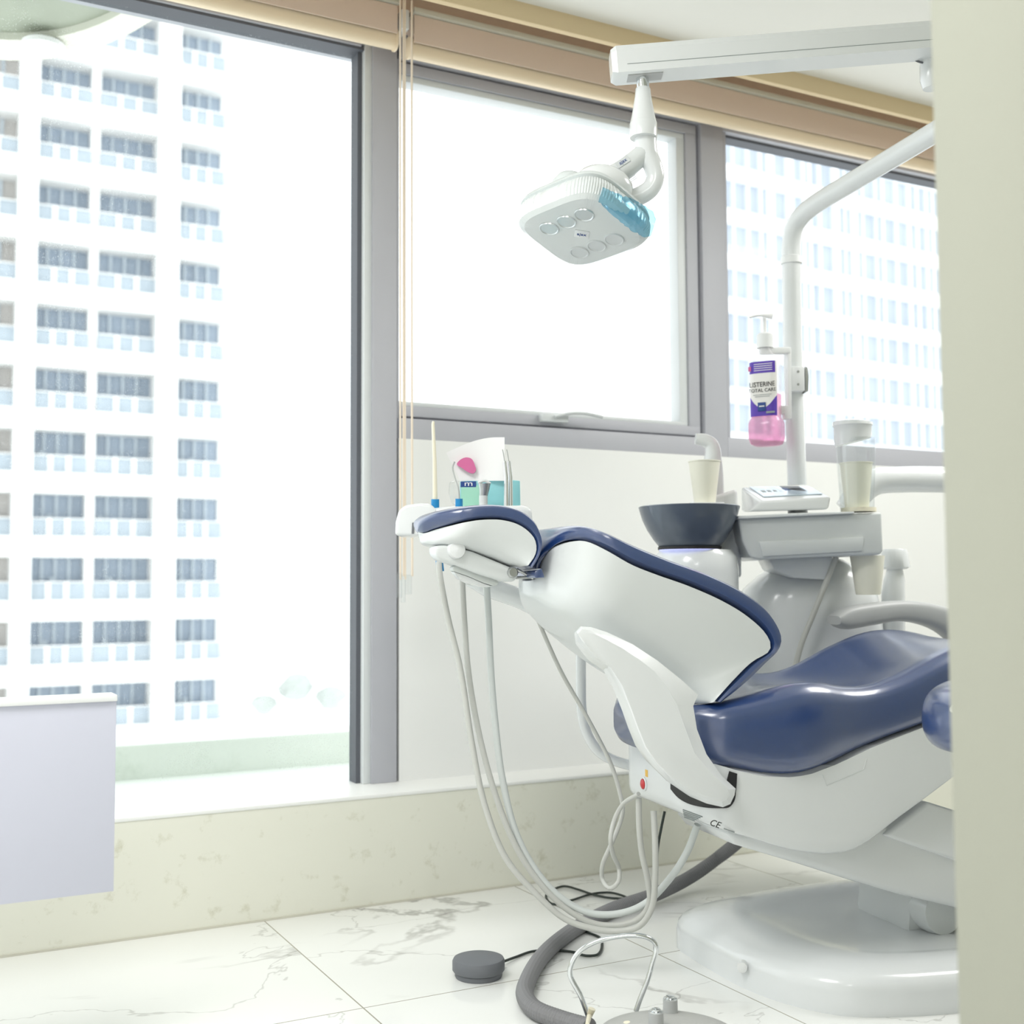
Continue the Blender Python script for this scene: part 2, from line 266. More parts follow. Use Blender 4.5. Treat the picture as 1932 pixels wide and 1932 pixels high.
# ------------------------------------------------------------------ roller blinds
def blind(x0, x1, dz, label, strands, tz):
    b = root('roller_blind', (x0, 3.45, 2.66), label, 'blind')
    box('head_rail', (x0, 3.40, 2.792+dz), (x1, 3.47, 2.81+dz), 'rail', b, bevel=.003)
    prof = [(3.452+.03*math.cos(a), 2.762+dz+.036*math.sin(a)) for a in np.linspace(0, 2*math.pi, 24, endpoint=False)]
    prism('fabric_roll', prof, lambda y, z, x: (x, y, z), x0+.01, x1-.01, 'brown', b)
    prism('fabric', [(3.414, 2.70+dz), (3.419, 2.70+dz), (3.419, 2.79+dz), (3.414, 2.79+dz)], lambda y, z, x: (x, y, z), x0+.005, x1-.005, 'brown', b)
    hp = [(3.45+.022*sup(a, .7)[0], 2.692+dz+.031*sup(a, .7)[1]) for a in np.linspace(0, 2*math.pi, 28, endpoint=False)]
    hm = prism('hem_bar', hp, lambda y, z, x: (x, y, z), x0, x1, 'hem', b)
    for x in (x0, x1): prism('end_cap', [(3.45+.025*sup(a, .7)[0], 2.692+dz+.035*sup(a, .7)[1]) for a in np.linspace(0, 2*math.pi, 28, endpoint=False)], lambda y, z, xx: (xx, y, z), x-.004, x+.004, 'hem', hm)
    for px, r in strands:
        p = atY(px, 560, 3.36); tube('cord', [(p[0], 3.36, 2.80), (p[0], 3.36, 1.9), (p[0]+.001, 3.36, tz)], r, 'cord', b, sides=8)
    return b
LX = atY(745, 70, 3.45)[0]; RX = atY(771, 85, 3.45)[0]
bl = blind(-2.0, LX, .012, 'cream roller blind rolled up above the big left window', [(755, .0032), (764, .0032)], .97)
br = blind(RX, 6.1, -.004, 'cream roller blind rolled up above the smaller middle and right windows', [(761, .0028), (777, .0036)], .98)
t = atY(762, 1128, 3.36)
mesh('cord_weight', *boxes([((t[0]-.022, 3.352, .915), (t[0]-.008, 3.374, .99)), ((t[0]-.006, 3.354, .90), (t[0]+.004, 3.372, .985))]), 'clearp', bl, bevel=.002)
mesh('cord_weight', *boxes([((t[0]+.008, 3.352, .925), (t[0]+.024, 3.374, .985))]), 'clearp', br, bevel=.002)
o = mesh('end_bracket', *boxes([((LX+.005, 3.40, 2.725), (LX+.03, 3.47, 2.79))]), 'plastic', bl, bevel=.004)
# fixtures for the added fill lamps, out of frame, to brighten the room
for i, (p, sx, sy, e) in enumerate(LIGHTS):
    c = root('ceiling_light', (p[0], p[1], CEIL), ['flush white ceiling light panel nearest the big left window', 'flush white ceiling light panel above the dental chair', 'flush white ceiling light panel behind the doorway'][i], 'ceiling light', 'flush ceiling light panels')
    a, b = sx/2+.02, sy/2+.02
    mesh('housing', *boxes([((p[0]-a, p[1]-b, CEIL-.03), (p[0]+a, p[1]-b+.02, CEIL)), ((p[0]-a, p[1]+b-.02, CEIL-.03), (p[0]+a, p[1]+b, CEIL)), ((p[0]-a, p[1]-b, CEIL-.03), (p[0]-a+.02, p[1]+b, CEIL)), ((p[0]+a-.02, p[1]-b, CEIL-.03), (p[0]+a, p[1]+b, CEIL))]), 'plasticw', c)
    box('diffuser', (p[0]-a+.02, p[1]-b+.02, CEIL-.02), (p[0]+a-.02, p[1]+b-.02, CEIL-.004), mat('lit_diffuser', (255, 252, 245), .6, emit=1.5), c)
# ================================================================== OUTSIDE
YB = 45.0
def bx(x): return atY(x, 600, YB)[0]
def bz(y): return atY(180, y, YB)[2]
PZ = (bz(126)-bz(1290))/10; Z0 = bz(126)
tw = root('apartment_tower', (bx(-150), YB, bz(1900)), 'white residential tower with stacked balconies seen through the big left window', 'building')
XL, XE = bx(-260), bx(462); zt, zb = Z0+2*PZ, bz(1290)-4*PZ
box('core', (XL, YB+1.2, zb), (bx(424), YB+12, zt), 'bw', tw, smooth=0)
for i in range(-1, 13):
    zz = Z0-i*PZ
    box('floor_band', (XL, YB-.25, zz), (bx(338), YB+2.2, zz+.33*PZ), 'bw', tw, smooth=0)
    box('wing_slab', (bx(334), YB-.05, zz), (bx(468), YB+2.5, zz+.33*PZ), 'bw', tw, smooth=0)
for a, b in ((28, 66), (292, 333), (-230, -195)): box('pilaster', (bx(a), YB-.4, zb), (bx(b), YB+2.2, zt), 'bw', tw, smooth=0)
box('return_wall', (bx(421), YB+.7, zb), (bx(458), YB+3.5, zt), 'bw', tw, smooth=0)
bays = [(66, 168, 0), (186, 292, 0), (333, 421, .3), (-90, 28, 2)]
for a, b in ((168, 186),): box('mullion', (bx(a), YB+.2, zb), (bx(b), YB+2.2, zt), 'bw', tw, smooth=0)
for i in range(-1, 13):
    zl = Z0-i*PZ
    for k, (a, b, sh) in enumerate(bays):
        x0, x1 = bx(a), bx(b); zf = zl-.67*PZ
        f = box('window', (x0, YB+.8, zf), (x1, YB+.95, zl), 'bgl' if k == 3 else 'bg1', tw, smooth=0)
        q = (x1-x0)/4; rr = random.random()
        mesh('window_bar', *boxes([((x0+q*j-.05, YB+.7, zf), (x0+q*j+.05, YB+.8, zl)) for j in (1, 2, 3)]+[((x0+q*(.2+2*rr), YB+.68, zf), (x0+q*(.6+2*rr), YB+.72, zl-.7))]), 'bal', f, smooth=0)
        rf = box('railing', (x0, YB+.1, zf), (x1, YB+.14, zf+.27*PZ), 'rl', tw, smooth=0)
        mesh('railing_post', *boxes([((x0+(x1-x0)*j/3-.09, YB+.04, zf), (x0+(x1-x0)*j/3+.09, YB+.1, zf+.28*PZ)) for j in (1, 2)]+[((x0, YB+.03, zf+.27*PZ), (x1, YB+.16, zf+.29*PZ))]), 'bw', rf, smooth=0)
# hazy office block seen through the right window
oc = D(1600, 550, 95); g = ray(4450, 1080); g = np.array([g[0], g[1], 0]); g /= np.linalg.norm(g); gn = np.array([-g[1], g[0], 0])
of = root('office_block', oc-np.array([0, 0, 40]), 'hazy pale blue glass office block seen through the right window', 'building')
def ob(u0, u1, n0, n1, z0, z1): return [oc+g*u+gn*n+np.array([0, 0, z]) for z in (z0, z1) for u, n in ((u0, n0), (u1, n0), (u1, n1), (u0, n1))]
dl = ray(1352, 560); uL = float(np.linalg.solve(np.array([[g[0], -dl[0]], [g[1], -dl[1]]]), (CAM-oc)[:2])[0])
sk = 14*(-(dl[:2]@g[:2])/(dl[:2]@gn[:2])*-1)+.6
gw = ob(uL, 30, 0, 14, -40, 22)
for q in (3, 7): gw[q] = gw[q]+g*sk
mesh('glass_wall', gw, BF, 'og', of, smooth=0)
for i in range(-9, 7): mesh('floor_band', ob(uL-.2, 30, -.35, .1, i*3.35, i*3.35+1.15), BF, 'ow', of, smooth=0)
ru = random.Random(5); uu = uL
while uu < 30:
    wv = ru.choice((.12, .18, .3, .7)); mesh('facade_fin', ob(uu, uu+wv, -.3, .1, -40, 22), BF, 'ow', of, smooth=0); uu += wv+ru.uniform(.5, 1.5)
# canopy, parapet and ledge of our own building
def ell(a, b, n=40): return [(.25+a*math.cos(t), 3.80+b*math.sin(t)) for t in np.linspace(0, math.pi, n)]
cn = root('balcony_canopy', (.25, 3.8, 3.1), 'grey concrete canopy with rounded cream rim outside the top left window', 'canopy')
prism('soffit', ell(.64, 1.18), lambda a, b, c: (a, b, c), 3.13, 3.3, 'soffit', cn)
E1, E2 = ell(.69, 1.34), ell(.60, 1.14); n = len(E1); V = []; Fc = []
for z in (3.1, 3.32): V += [(*p, z) for p in E1]+[(*p, z) for p in E2]
for i in range(n-1): Fc += [(i, i+1, n+i+1, n+i), (2*n+i, 2*n+i+1, 3*n+i+1, 3*n+i), (i, i+1, 2*n+i+1, 2*n+i), (n+i, n+i+1, 3*n+i+1, 3*n+i)]
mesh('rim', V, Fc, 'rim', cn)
lp = atZ(82, 97, 3.06); lathe('lamp_disc', [(0, 0), (.05, .002), (.075, .015), (.08, .03), (.06, .045), (0, .05)], lp, 'paper', cn)
struct(box('ground_ledge', (-3, 3.75, .12), (6.5, 4.2, .30), 'ledge', smooth=0))
struct(box('wall_parapet', (-3, 4.2, .10), (6.5, 4.38, .415), 'parapet', bevel=.01))
for k, (px, py, rr) in enumerate([(560, 1296, .8), (625, 1316, .7), (498, 1330, .6)]):
    c = D(px, py, 60); tt = root('tree', c-np.array([0, 0, 3]), 'hazy pale green tree far below the tower, ' + ['middle of the three', 'rightmost of the three', 'leftmost of the three'][k], 'tree', 'hazy trees far below')
    R = []; rnd = random.Random(k)
    for j in range(7):
        a = math.pi*j/6; R.append([c+np.array([rr*math.sin(a)*math.cos(q)*(1+rnd.uniform(-.4, .4)), rr*math.sin(a)*math.sin(q), -rr*math.cos(a)*.9]) for q in np.linspace(0, 2*math.pi, 12, endpoint=False)])
    rings('crown', R, 'leaf', tt); lathe('trunk', [(.04, -3), (.03, 0)], c, 'leaf', tt, n=8)
# ================================================================== LEFT SCREEN PANEL
a, b = atY(220, 1312, 2.5), atY(218, 1682, 2.5)
sp = root('modesty_screen', (-.3, 2.53, 0), 'low lavender white screen board with white top edge at the left', 'screen')
box('board', (-1.2, 2.5, .345), (a[0], 2.525, .722), 'panel', sp, bevel=.001)
box('top_cap', (-1.2, 2.494, .722), (a[0]+.001, 2.56, .735), 'plasticw', sp, bevel=.002)
for x in (-1.05, .02): box('leg', (x-.02, 2.515, 0), (x+.02, 2.56, .73), 'plasticw', sp); 
# ================================================================== DENTAL CHAIR
ch = root('dental_chair', cw(.35, 0, 0), 'reclined dental chair with blue leather cushions and white shell', 'dental chair')
def cpl(P, w): return [cp(x, y, w) for x, y in P]
def band(name, outer, inner, w0, w1, m, n=48, p=.55, sides=28, ends=True, wf=None):
    O, I = cat(outer, n), cat(inner, n); R = []
    for i in range(n):
        s = i/(n-1); k = min(1, (min(s, 1-s)*n/3+.45)) if ends else 1; k = math.sqrt(max(.06, 1-(1-k)**2))
        c = (O[i]+I[i])/2; h = (O[i]-I[i])/2*k; W0, W1 = (w0, w1) if wf is None else wf(s)
        wm, wh = (W0+W1)/2, (W1-W0)/2; r = []
        for j in range(sides):
            a, b = sup(2*math.pi*j/sides, p)
            hl = np.linalg.norm(h); wa = a*wh
            r.append(cw(c[0]+h[0]*b, c[1]+h[1]*b, wm+wa))
        R.append(r)
    return rings(name, R, m, ch)
BW = .25
def cpw(P): return [(*cp(x, y, w), w) for x, y, w in P]
def band3(name, O, I, m, n, parent, p=.5, sides=28, far=1):
    O, I = cat(O, n), cat(I, n); R = []
    for i in range(n):
        s = i/(n-1); k = math.sqrt(max(.08, 1-(1-min(1, min(s, 1-s)*n/4+.25))**2)); c = (O[i]+I[i])/2; h = (O[i]-I[i])/2*k; wh = (O[i][2]+I[i][2])/2; r = []
        for j in range(sides):
            a, b = sup(2*math.pi*j/sides, p); w = a*wh*(far if a < 0 else 1); r.append(cw(c[0]+h[0]*b, c[1]+h[1]*b, w))
        R.append(r)
    return rings(name, R, m, parent)
b_out = cpw([(1006, 1086, .05), (1010, 1062, .055), (1027, 1031, .08), (1053, 1004, .13), (1084, 990, .18), (1115, 989.5, .215), (1146, 998, .24)]+[(x, y, BW) for x, y in [(1193, 1019), (1270, 1051), (1348, 1080), (1410, 1111), (1457, 1148), (1478.6, 1183), (1483, 1205), (1476, 1226), (1456, 1250), (1420, 1286), (1366, 1327)]])
b_in = cpw([(1022, 1086, .05), (1022, 1067, .055), (1032, 1050, .08), (1053, 1031, .13), (1084, 1021, .18), (1109, 1022, .215), (1146, 1039, .24)]+[(x, y, BW) for x, y in [(1193, 1065.6), (1239, 1084), (1301, 1106), (1364, 1134), (1410, 1162), (1444, 1193), (1455, 1214), (1453, 1228), (1420, 1249), (1388, 1280), (1350, 1322)]])
band3('backrest_cushion', b_out, b_in, 'leather', 72, ch)
def shell3(name, I, Q, n, m, parent, e=.45, f=.7):
    up, rear = cat(I, n), cat(Q, n); R = []
    for i in range(n):
        r = []
        for j in range(29):
            a = math.pi*j/28; c, q = math.cos(a), math.sin(a); w = math.copysign(abs(c)**e, c)*(up[i][2]-.003); p = up[i]+(rear[i]-up[i])*q**f; r.append(cw(p[0], p[1], w))
        R.append(r)
    return rings(name, R, m, parent)
rear = cpw([(1000, 1096, .03), (1003, 1112, .04), (1012, 1126, .06), (1028, 1140, .08), (1050, 1156, .11), (1080, 1176, .14), (1108, 1196, .17), (1138, 1216, .2), (1172, 1240, .22), (1208, 1264, .235), (1245, 1288, .24), (1285, 1312, .24), (1314, 1332, .24), (1328, 1336, .24), (1337, 1334, .24), (1342, 1330, .24)])
shell3('backrest_shell', b_in, rear, 60, 'shell', ch)
# headrest
HW = .13
h_out = cpw([(787, 1000, .01), (790, 988, .03), (801, 977, .06), (830, 963, .10), (865, 955, .125)]+[(x, y, HW) for x, y in [(906, 950), (937, 949), (968, 953), (993, 963), (1014, 982), (1024, 1005), (1027, 1027), (1020, 1050), (1008, 1074)]])
h_in = cpw([(791, 1004, .01), (801, 1006, .03), (823, 999, .06), (850, 992, .10), (880, 985, .125)]+[(x, y, HW) for x, y in [(906, 981), (930, 980), (948, 981), (975, 988), (995, 1000), (1009, 1016), (1013, 1034), (1010, 1048), (998, 1066)]])
band3('headrest_cushion', h_out, h_in, 'leather', 48, ch)
hr = cpw([(797, 1010, .01), (803, 1021, .03), (815, 1025, .06), (832, 1028, .09), (860, 1033, .11)]+[(x, y, .12) for x, y in [(886, 1037), (905, 1043), (925, 1050), (945, 1057), (960, 1063), (972, 1067), (980, 1069), (987, 1070), (994, 1068)]])
shell3('headrest_shell', h_in, hr, 40, 'shell', ch, .5)
hubp = cpl([(820, 1030), (821, 1046), (830, 1056), (852, 1063), (900, 1082), (944, 1096), (968, 1098), (977, 1089), (979, 1075), (960, 1069), (892, 1041), (846, 1028)], .08)
hub = prism('headrest_bracket', hubp, lambda a, b, c: cw(a, b, c), .02, .085, 'shell', ch, bevel=.012, seg=3)
c0 = cp(864, 1037, .1); lathe('hub_cap', [(0, -.07), (.019, -.07), (.021, -.06), (.021, -.012), (.018, -.004), (0, 0)], cw(*c0, .1), 'plastic', hub, ax=CW, n=32)
pdl = prism('release_paddle', cpl([(853, 1072), (856, 1068), (863, 1067), (885, 1071), (912, 1080), (932, 1090), (940, 1098), (939, 1103), (932, 1106), (910, 1099), (885, 1088), (862, 1080), (855, 1077)], .06), lambda a, b, c: cw(a, b, c), .03, .065, 'hosel', ch, bevel=.003)
prism('paddle_underside', cpl([(857, 1079), (885, 1089), (910, 1100), (930, 1107), (918, 1108), (890, 1103), (868, 1092)], .06), lambda a, b, c: cw(a, b, c), .03, .058, 'plastic', pdl)
c1 = cp(967, 1080, .09); lathe('lock_roller', [(0, -.04), (.012, -.04), (.012, .004), (.0095, .007), (0, .007)], cw(*c1, .09), 'steel', ch, ax=CW, n=24)
for (x0, y0), (x1, y1) in (((975, 1074), (1006, 1091)), ((974, 1090), (1022, 1088))):
    tube('slide_rod', [cw(*cp(x0, y0, .06), .06), cw(*cp(x1, y1, .06), .06)], .0035, 'steel', ch)
prism('neck_mount', cpl([(1003, 1078), (1017, 1072), (1023, 1090), (1004, 1091)], .1), lambda a, b, c: cw(a, b, c), -.1, .12, 'leather', ch, bevel=.003)
# swing arm on the near side
arm = [(1087, 1192), (1090, 1208), (1115, 1240), (1146, 1261), (1165, 1295), (1184, 1342), (1197, 1379), (1212, 1416), (1234, 1447), (1264, 1477), (1302, 1503), (1333, 1516), (1364, 1523), (1378, 1517), (1386, 1500), (1388, 1488), (1361, 1463), (1333, 1423), (1315, 1376), (1308, 1332), (1317, 1311), (1286, 1283), (1240, 1246), (1193, 1215), (1146, 1193), (1115, 1183), (1096, 1182)]
ridge = [(1090, 1196), (1097, 1208), (1120, 1236), (1148, 1256), (1170, 1290), (1189, 1338), (1202, 1374), (1217, 1411), (1238, 1441), (1267, 1470), (1303, 1495), (1334, 1507), (1362, 1513), (1371, 1509), (1378, 1498), (1375, 1490), (1345, 1462), (1313, 1424), (1295, 1376), (1278, 1330), (1262, 1300), (1235, 1264), (1204, 1240), (1170, 1217), (1138, 1200), (1113, 1189), (1098, 1187)]
A1 = cpl(arm, .285); A2 = cpl(ridge, .306); mA = np.mean(A2, 0)
rings('support_arm', [[cw(*(np.array(p)*.93+mA*.07), .245) for p in A1], [cw(*(np.array(p)*.985+mA*.015), .268) for p in A1], [cw(*p, .285) for p in A1], [cw(*p, .306) for p in A2], [cw(*(np.array(p)*.96+mA*.04), .309) for p in A2]], 'plastic', ch, smooth=24)
# seat
top = [(-.24, .655), (-.225, .676), (-.163, .690), (-.066, .711), (.032, .735), (.09, .736), (.16, .722), (.236, .718), (.316, .737), (.44, .79), (.54, .822), (.62, .830), (.70, .82), (.77, .796), (.84, .75), (.95, .66), (1.15, .52), (1.32, .42)]
bot = [(-.24, .565), (-.23, .55), (-.18, .535), (-.138, .527), (-.07, .508), (-.003, .502), (.052, .508), (.128, .529), (.205, .556), (.284, .581), (.365, .603), (.45, .625), (.54, .64), (.62, .64), (.70, .61), (.84, .56), (1.08, .42), (1.27, .35)]
NT = 70; T_, B_ = cat(top, NT), cat(bot, NT); R = []
for i in range(NT):
    r = []; u = T_[i][0]; W = (.278-.012*max(0, (-.02-u)/.2))*(1-max(0, (-.14-u)/.1)**2*.3)+.012*math.exp(-((u-.06)/.09)**2)-.012*math.exp(-((u-.25)/.12)**2)
    k = math.sqrt(max(.05, 1-(1-min(1, min(i+3, NT-1-i)/5+.1))**2)); m_ = (T_[i]+B_[i])/2; h = (T_[i]-B_[i])/2*k
    for j in range(36):
        a, b = sup(2*math.pi*j/36, .42); dish = (.028+.012*math.exp(-((u-.08)/.1)**2))*max(0, 1-(abs(a)/.82)**2.2) if b > 0 else 0
        p = m_+h*b; r.append(cw(p[0], p[1]-dish*b*k, W*a))
    R.append(r)
rings('seat_cushion', R, 'leather', ch, smooth=60)
# shell under the seat: plan outline lifted between a lower and an upper edge line
zb_ = ([-.19, -.12, -.046, .013, .095, .165, .222, .295, .37, .455, .56], [.409, .388, .362, .345, .332, .334, .355, .398, .438, .487, .535])
zt_ = ([-.19, -.138, -.07, 0, .05, .13, .205, .284, .365, .45, .56], [.555, .538, .520, .514, .516, .538, .565, .590, .612, .633, .645])
def plan(n, grow=0):
    P = []; r = .07
    for (cu, cw_, a0) in ((-.19+r, .262-r, 180), (.54, .242, 90), (.54, -.242, 0), (-.19+r, -.262+r, -90)):
        rr = r if cu < .3 else .02
        for k in range(n): a = math.radians(a0-90*k/(n-1)); P.append((cu+(rr+grow)*math.cos(a), cw_+(rr+grow)*math.sin(a)))
    D_ = []
    for i in range(len(P)):
        a, b = np.array(P[i]), np.array(P[(i+1) % len(P)]); L = np.linalg.norm(b-a); m = max(1, int(L/.03))
        D_ += [tuple(a+(b-a)*k/m) for k in range(m)]
    return D_
def shp(u, w, t, ins=0):
    b, tp_ = np.interp(u, *zb_), np.interp(u, *zt_); m = np.array([.18, 0.]); q = np.array([u, w]); d = q-m; q = q-d/np.linalg.norm(d)*ins
    return cw(q[0], b+(tp_-b)*t, q[1])
PL = plan(8)
so = rings('seat_base', [[shp(u, w, t, ins) for u, w in PL] for t, ins in ((0, .04), (.0, .016), (.04, .007), (.10, .002), (.2, 0), (.5, 0), (1, 0))], 'plastic', ch, smooth=50)
def sdf(p):                                                       # plan distance to the rounded outline
    q = p-P0; u, w = q@CU, q@CW; r = .07; dx_, dy_ = (-.19+r)-u, abs(w)-(.262-r)
    return math.hypot(max(dx_, 0), max(dy_, 0))+min(max(dx_, dy_), 0)-r
def onbase(x, y, lift=.007):
    d = ray(x, y); a, b = 1.8, 3.6
    for k in range(400):
        t = a+(b-a)*k/399
        if sdf(CAM+d*t) < 0:
            for _ in range(12): t = t-.0045/2**_ if sdf(CAM+d*t) < 0 else t+.0045/2**_
            return CAM+d*(t-lift)
    return CAM+d*2.7
lo_ = cat([(1265, 1489), (1279, 1505), (1298, 1516), (1326, 1523), (1357, 1525), (1376, 1523), (1386, 1510), (1389, 1490), (1391, 1460)], 40)
hi_ = cat([(1265, 1474), (1285, 1474), (1310, 1480), (1340, 1484), (1360, 1484), (1366, 1482), (1370, 1478), (1372, 1470), (1376, 1455)], 40)
V = []
for a_, b_ in zip(lo_, hi_): V += [onbase(*a_), onbase(*b_)]
nv = len(V); V += [v+FW*.002 for v in V]; Fc = []
for i in range(39): f = (2*i, 2*i+1, 2*i+3, 2*i+2); Fc += [f, tuple(nv+q for q in f)]
Fc += [(2*i, 2*i+2, nv+2*i+2, nv+2*i) for i in range(39)]+[(2*i+1, 2*i+3, nv+2*i+3, nv+2*i+1) for i in range(39)]
mesh('slot', V, Fc, 'black', so)
nb = -CU
c = cp(1216, 1479, -.1); uR = -.19; dr = ray(1216, 1479)
def onrear(x, y):
    d = ray(x, y); q = cw(uR, 0, 0); return CAM+d*(((q-CAM)@CU)/(d@CU))
c = onrear(1216, 1479); lathe('emergency_button', [(0, -.008), (.017, -.008), (.017, .003), (.0135, .0045), (.0135, .0)], c, 'plasticw', so, ax=nb, n=28); lathe('button_face', [(0, -.01), (.0125, -.01), (.0125, .006), (.009, .008), (0, .008)], c, 'red', so, ax=nb, n=28)
obox('warning_sticker', onrear(1220, 1459), (CW, ZZ, CU), (.0075, .0085, .0008), 'orange', so)
def onside(x, y, w=.254): return cw(*cp(x, y, w), w)
dx = onside(1395, 1574)-onside(1335, 1552); dx /= np.linalg.norm(dx); dy = np.cross(CW, dx)*1.0
nn = dy*0-CU*.25+CW*.9-ZZ*.35; nn /= np.linalg.norm(nn); dy = np.cross(nn, dx)
text('ce_mark', 'CE', .022, onside(1349, 1553, .252)+nn*.004, dx, dy, 'ink', so)
obox('print_line', onside(1375, 1565, .252)+nn*.004, (dx, dy, nn), (.014, .0012, .0006), 'greyp', so)
c = onside(1303, 1538, .20)+nn*.004
for j in range(5): obox('rating_plate_line', c+dy*(.008-.004*j), (dx, dy, nn), (.026-.003*j, .0012, .0008), 'greyp', so)
q = cpl([(1553, 1462), (1560, 1482), (1630, 1452), (1636, 1432)], .264)
tube('access_panel_seam', [cw(*p, .262) for p in q], .0011, 'shell', so, sides=6)
# lift link and base
prism('lift_cover', cpl([(1370, 1570), (1392, 1596), (1512, 1632), (1603, 1661), (1693, 1688), (1807, 1715), (1900, 1730), (1900, 1620), (1700, 1560), (1600, 1560), (1500, 1560)], .2), lambda a, b, c: cw(a, b, c), -.08, .2, 'plastic', ch, bevel=.018, seg=3)
prism('link_cover', cpl([(1668, 1577), (1751, 1513), (1850, 1544), (1900, 1560), (1900, 1655), (1807, 1626)], .212), lambda a, b, c: cw(a, b, c), -.21, .212, 'plastic', ch, bevel=.01, seg=3)
prism('lift_mechanism', [(.43, .075), (.72, .075), (.72, .22), (.5, .24), (.44, .2)], lambda a, b, c: cw(a, b, c), -.14, .09, 'shell', ch, bevel=.02)
prism('mechanism_gap', [(.52, .10), (.72, .10), (.72, .18), (.52, .22)], lambda a, b, c: cw(a, b, c), -.1, .11, 'black', ch, bevel=.004)
lathe('pivot_housing', [(.001, -.14), (.055, -.14), (.06, -.12), (.06, .12), (.055, .14), (.001, .14)], cw(.50, .14, 0), 'shell', ch, ax=CW)
bpl = [(-.045, -.24), (-.05, -.12), (-.045, 0), (-.035, .1), (-.01, .19), (.03, .27), (.09, .335), (.2, .375), (.34, .397), (.6, .41), (.95, .39), (1.05, .3), (1.07, 0), (1.05, -.3), (.95, -.41), (.6, -.43), (.3, -.40), (.1, -.35), (.0, -.30)]
bpl = cat(bpl, 80, True); ctr = np.array([.5, 0.]); R = []
for sc, z in ((1, 0), (1.0, .05), (.995, .064), (.975, .078), (.93, .088), (.84, .097), (.74, .099), (.66, .093), (.58, .086), (.3, .086)): R.append([cw(ctr[0]+(p[0]-ctr[0])*sc, z, ctr[1]+(p[1]-ctr[1])*sc) for p in bpl])
bs = rings('floor_base', R, 'plastic', ch)
c = np.array(atZ(1405, 1828, .055)); lathe('screw_cap', [(0, -.02), (.012, -.02), (.012, .003), (.009, .004), (0, .004)], c-np.array([0, 0, .0])+CW*-.012, 'plasticw', bs, ax=CW*.8-CU*.5, n=24)
# armrest on the far side
ar = cpl([(1572, 1160), (1590, 1148), (1640, 1138), (1700, 1133), (1750, 1138), (1790, 1150), (1830, 1175), (1850, 1220), (1856, 1300)], -.34)
al = cpl([(1574, 1180), (1590, 1187), (1640, 1180), (1690, 1172), (1735, 1178), (1770, 1193), (1795, 1216), (1808, 1250), (1812, 1310)], -.34)
band('armrest', ar, al, -.375, -.305, 'grey', n=40, p=.6)
# ================================================================== STOOL behind the door jamb
sc = D(1955, 1350, 2.28)*np.array([1, 1, 0]); st = root('dentist_stool', sc, 'blue leather stool cushion peeping out from behind the door jamb', 'stool')
lathe('seat_cushion', [(0, .625)]+[tuple(q) for q in cat([(.16, .625), (.19, .634), (.205, .655), (.209, .69), (.198, .728), (.168, .752), (.10, .764), (.001, .768)], 40)], sc, 'leather', st, n=64)
lathe('gas_column', [(0, .07), (.028, .07), (.028, .3), (.018, .3), (.018, .626), (0, .626)], sc, 'chrome', st)
lathe('tilt_lever', [(0, 0), (.009, 0), (.010, .01), (.006, .02), (0, .022)], D(1803, 1337, 2.20), 'chrome', st, ax=-CU*.8+CW*.6)
for k in range(5):
    a = 2*math.pi*k/5; d = np.array([math.cos(a), math.sin(a), 0]); tube('base_leg', [sc+d*.02+np.array([0, 0, .085]), sc+d*.14+np.array([0, 0, .075]), sc+d*.19+np.array([0, 0, .06])], .014, 'chrome', st)
    lathe('caster', [(0, -.012), (.026, -.012), (.028, 0), (.026, .012), (0, .012)], sc+d*.185+np.array([0, 0, .028]), 'black', st, ax=np.cross(d, [0, 0, 1.]), n=20)
# ================================================================== DENTAL UNIT
du = root('dental_unit', (*D(1500, 1300, 3.65)[:2], 0), 'white dental unit column with lamp pole and tray behind the chair', 'dental unit')
def Dp(P, d): return [D(x, y, d) for x, y in P]
def card(name, P, d0, d1, m, parent, **k):                       # outline seen at depth d0, solid back to depth d1 (parallel sides)
    A = Dp(P, d0); n = len(P); V = A+[p+fh*(d1-d0) for p in A]
    return mesh(name, V, [tuple(range(n)), tuple(range(n, 2*n))]+[(i, (i+1) % n, n+(i+1) % n, n+i) for i in range(n)], m, parent, **k)
# pedestal body: rounded loft
def loftpx(name, rows, d, dep, m, parent, p=.6, n=36, **k):      # rows (x0, x1, y): superellipse sections at depth d (centre)
    R = []
    for row in rows:
        x0, x1, y = row[:3]; q = row[3] if len(row) > 3 else 1
        c = (D(x0, y, d)+D(x1, y, d))/2; hw = np.linalg.norm(D(x1, y, d)-D(x0, y, d))/2
        R.append([c+rh*hw*sup(2*math.pi*j/n, p)[0]+fh*dep*q*sup(2*math.pi*j/n, p)[1] for j in range(n)])
    return rings(name, R, m, parent, **k)
loftpx('pedestal', [(1480, 1585, 1056, .5), (1462, 1600, 1066, .7), (1432, 1625, 1085, .85), (1405, 1645, 1110, .95), (1385, 1655, 1150, 1), (1375, 1660, 1200, 1), (1375, 1660, 1400, 1), (1380, 1655, 1500, .95), (1385, 1650, 1555, .95)], 3.72, .17, 'plastic', du, p=.75)
card('tray_bracket', [(1448, 1050), (1460, 1075), (1500, 1090), (1565, 1094), (1572, 1050)], 3.50, 3.66, 'plastic', du, bevel=.006)
tube('drain_tube', Dp([(1578, 1050), (1560, 1095), (1538, 1150), (1512, 1215), (1500, 1260)], 3.50), .0085, 'hose', du, n=20)
lathe('spittoon_column', [(.001, 0), (.11, 0), (.115, .02), (.118, .12), (.122, .36), (.125, .46), (.12, .50), (.106, .52), (.001, .52)], D(1312, 1038, 3.48)-ZZ*.52, 'plastic', du, n=48)
box_ = D(1360, 960, 3.58); 
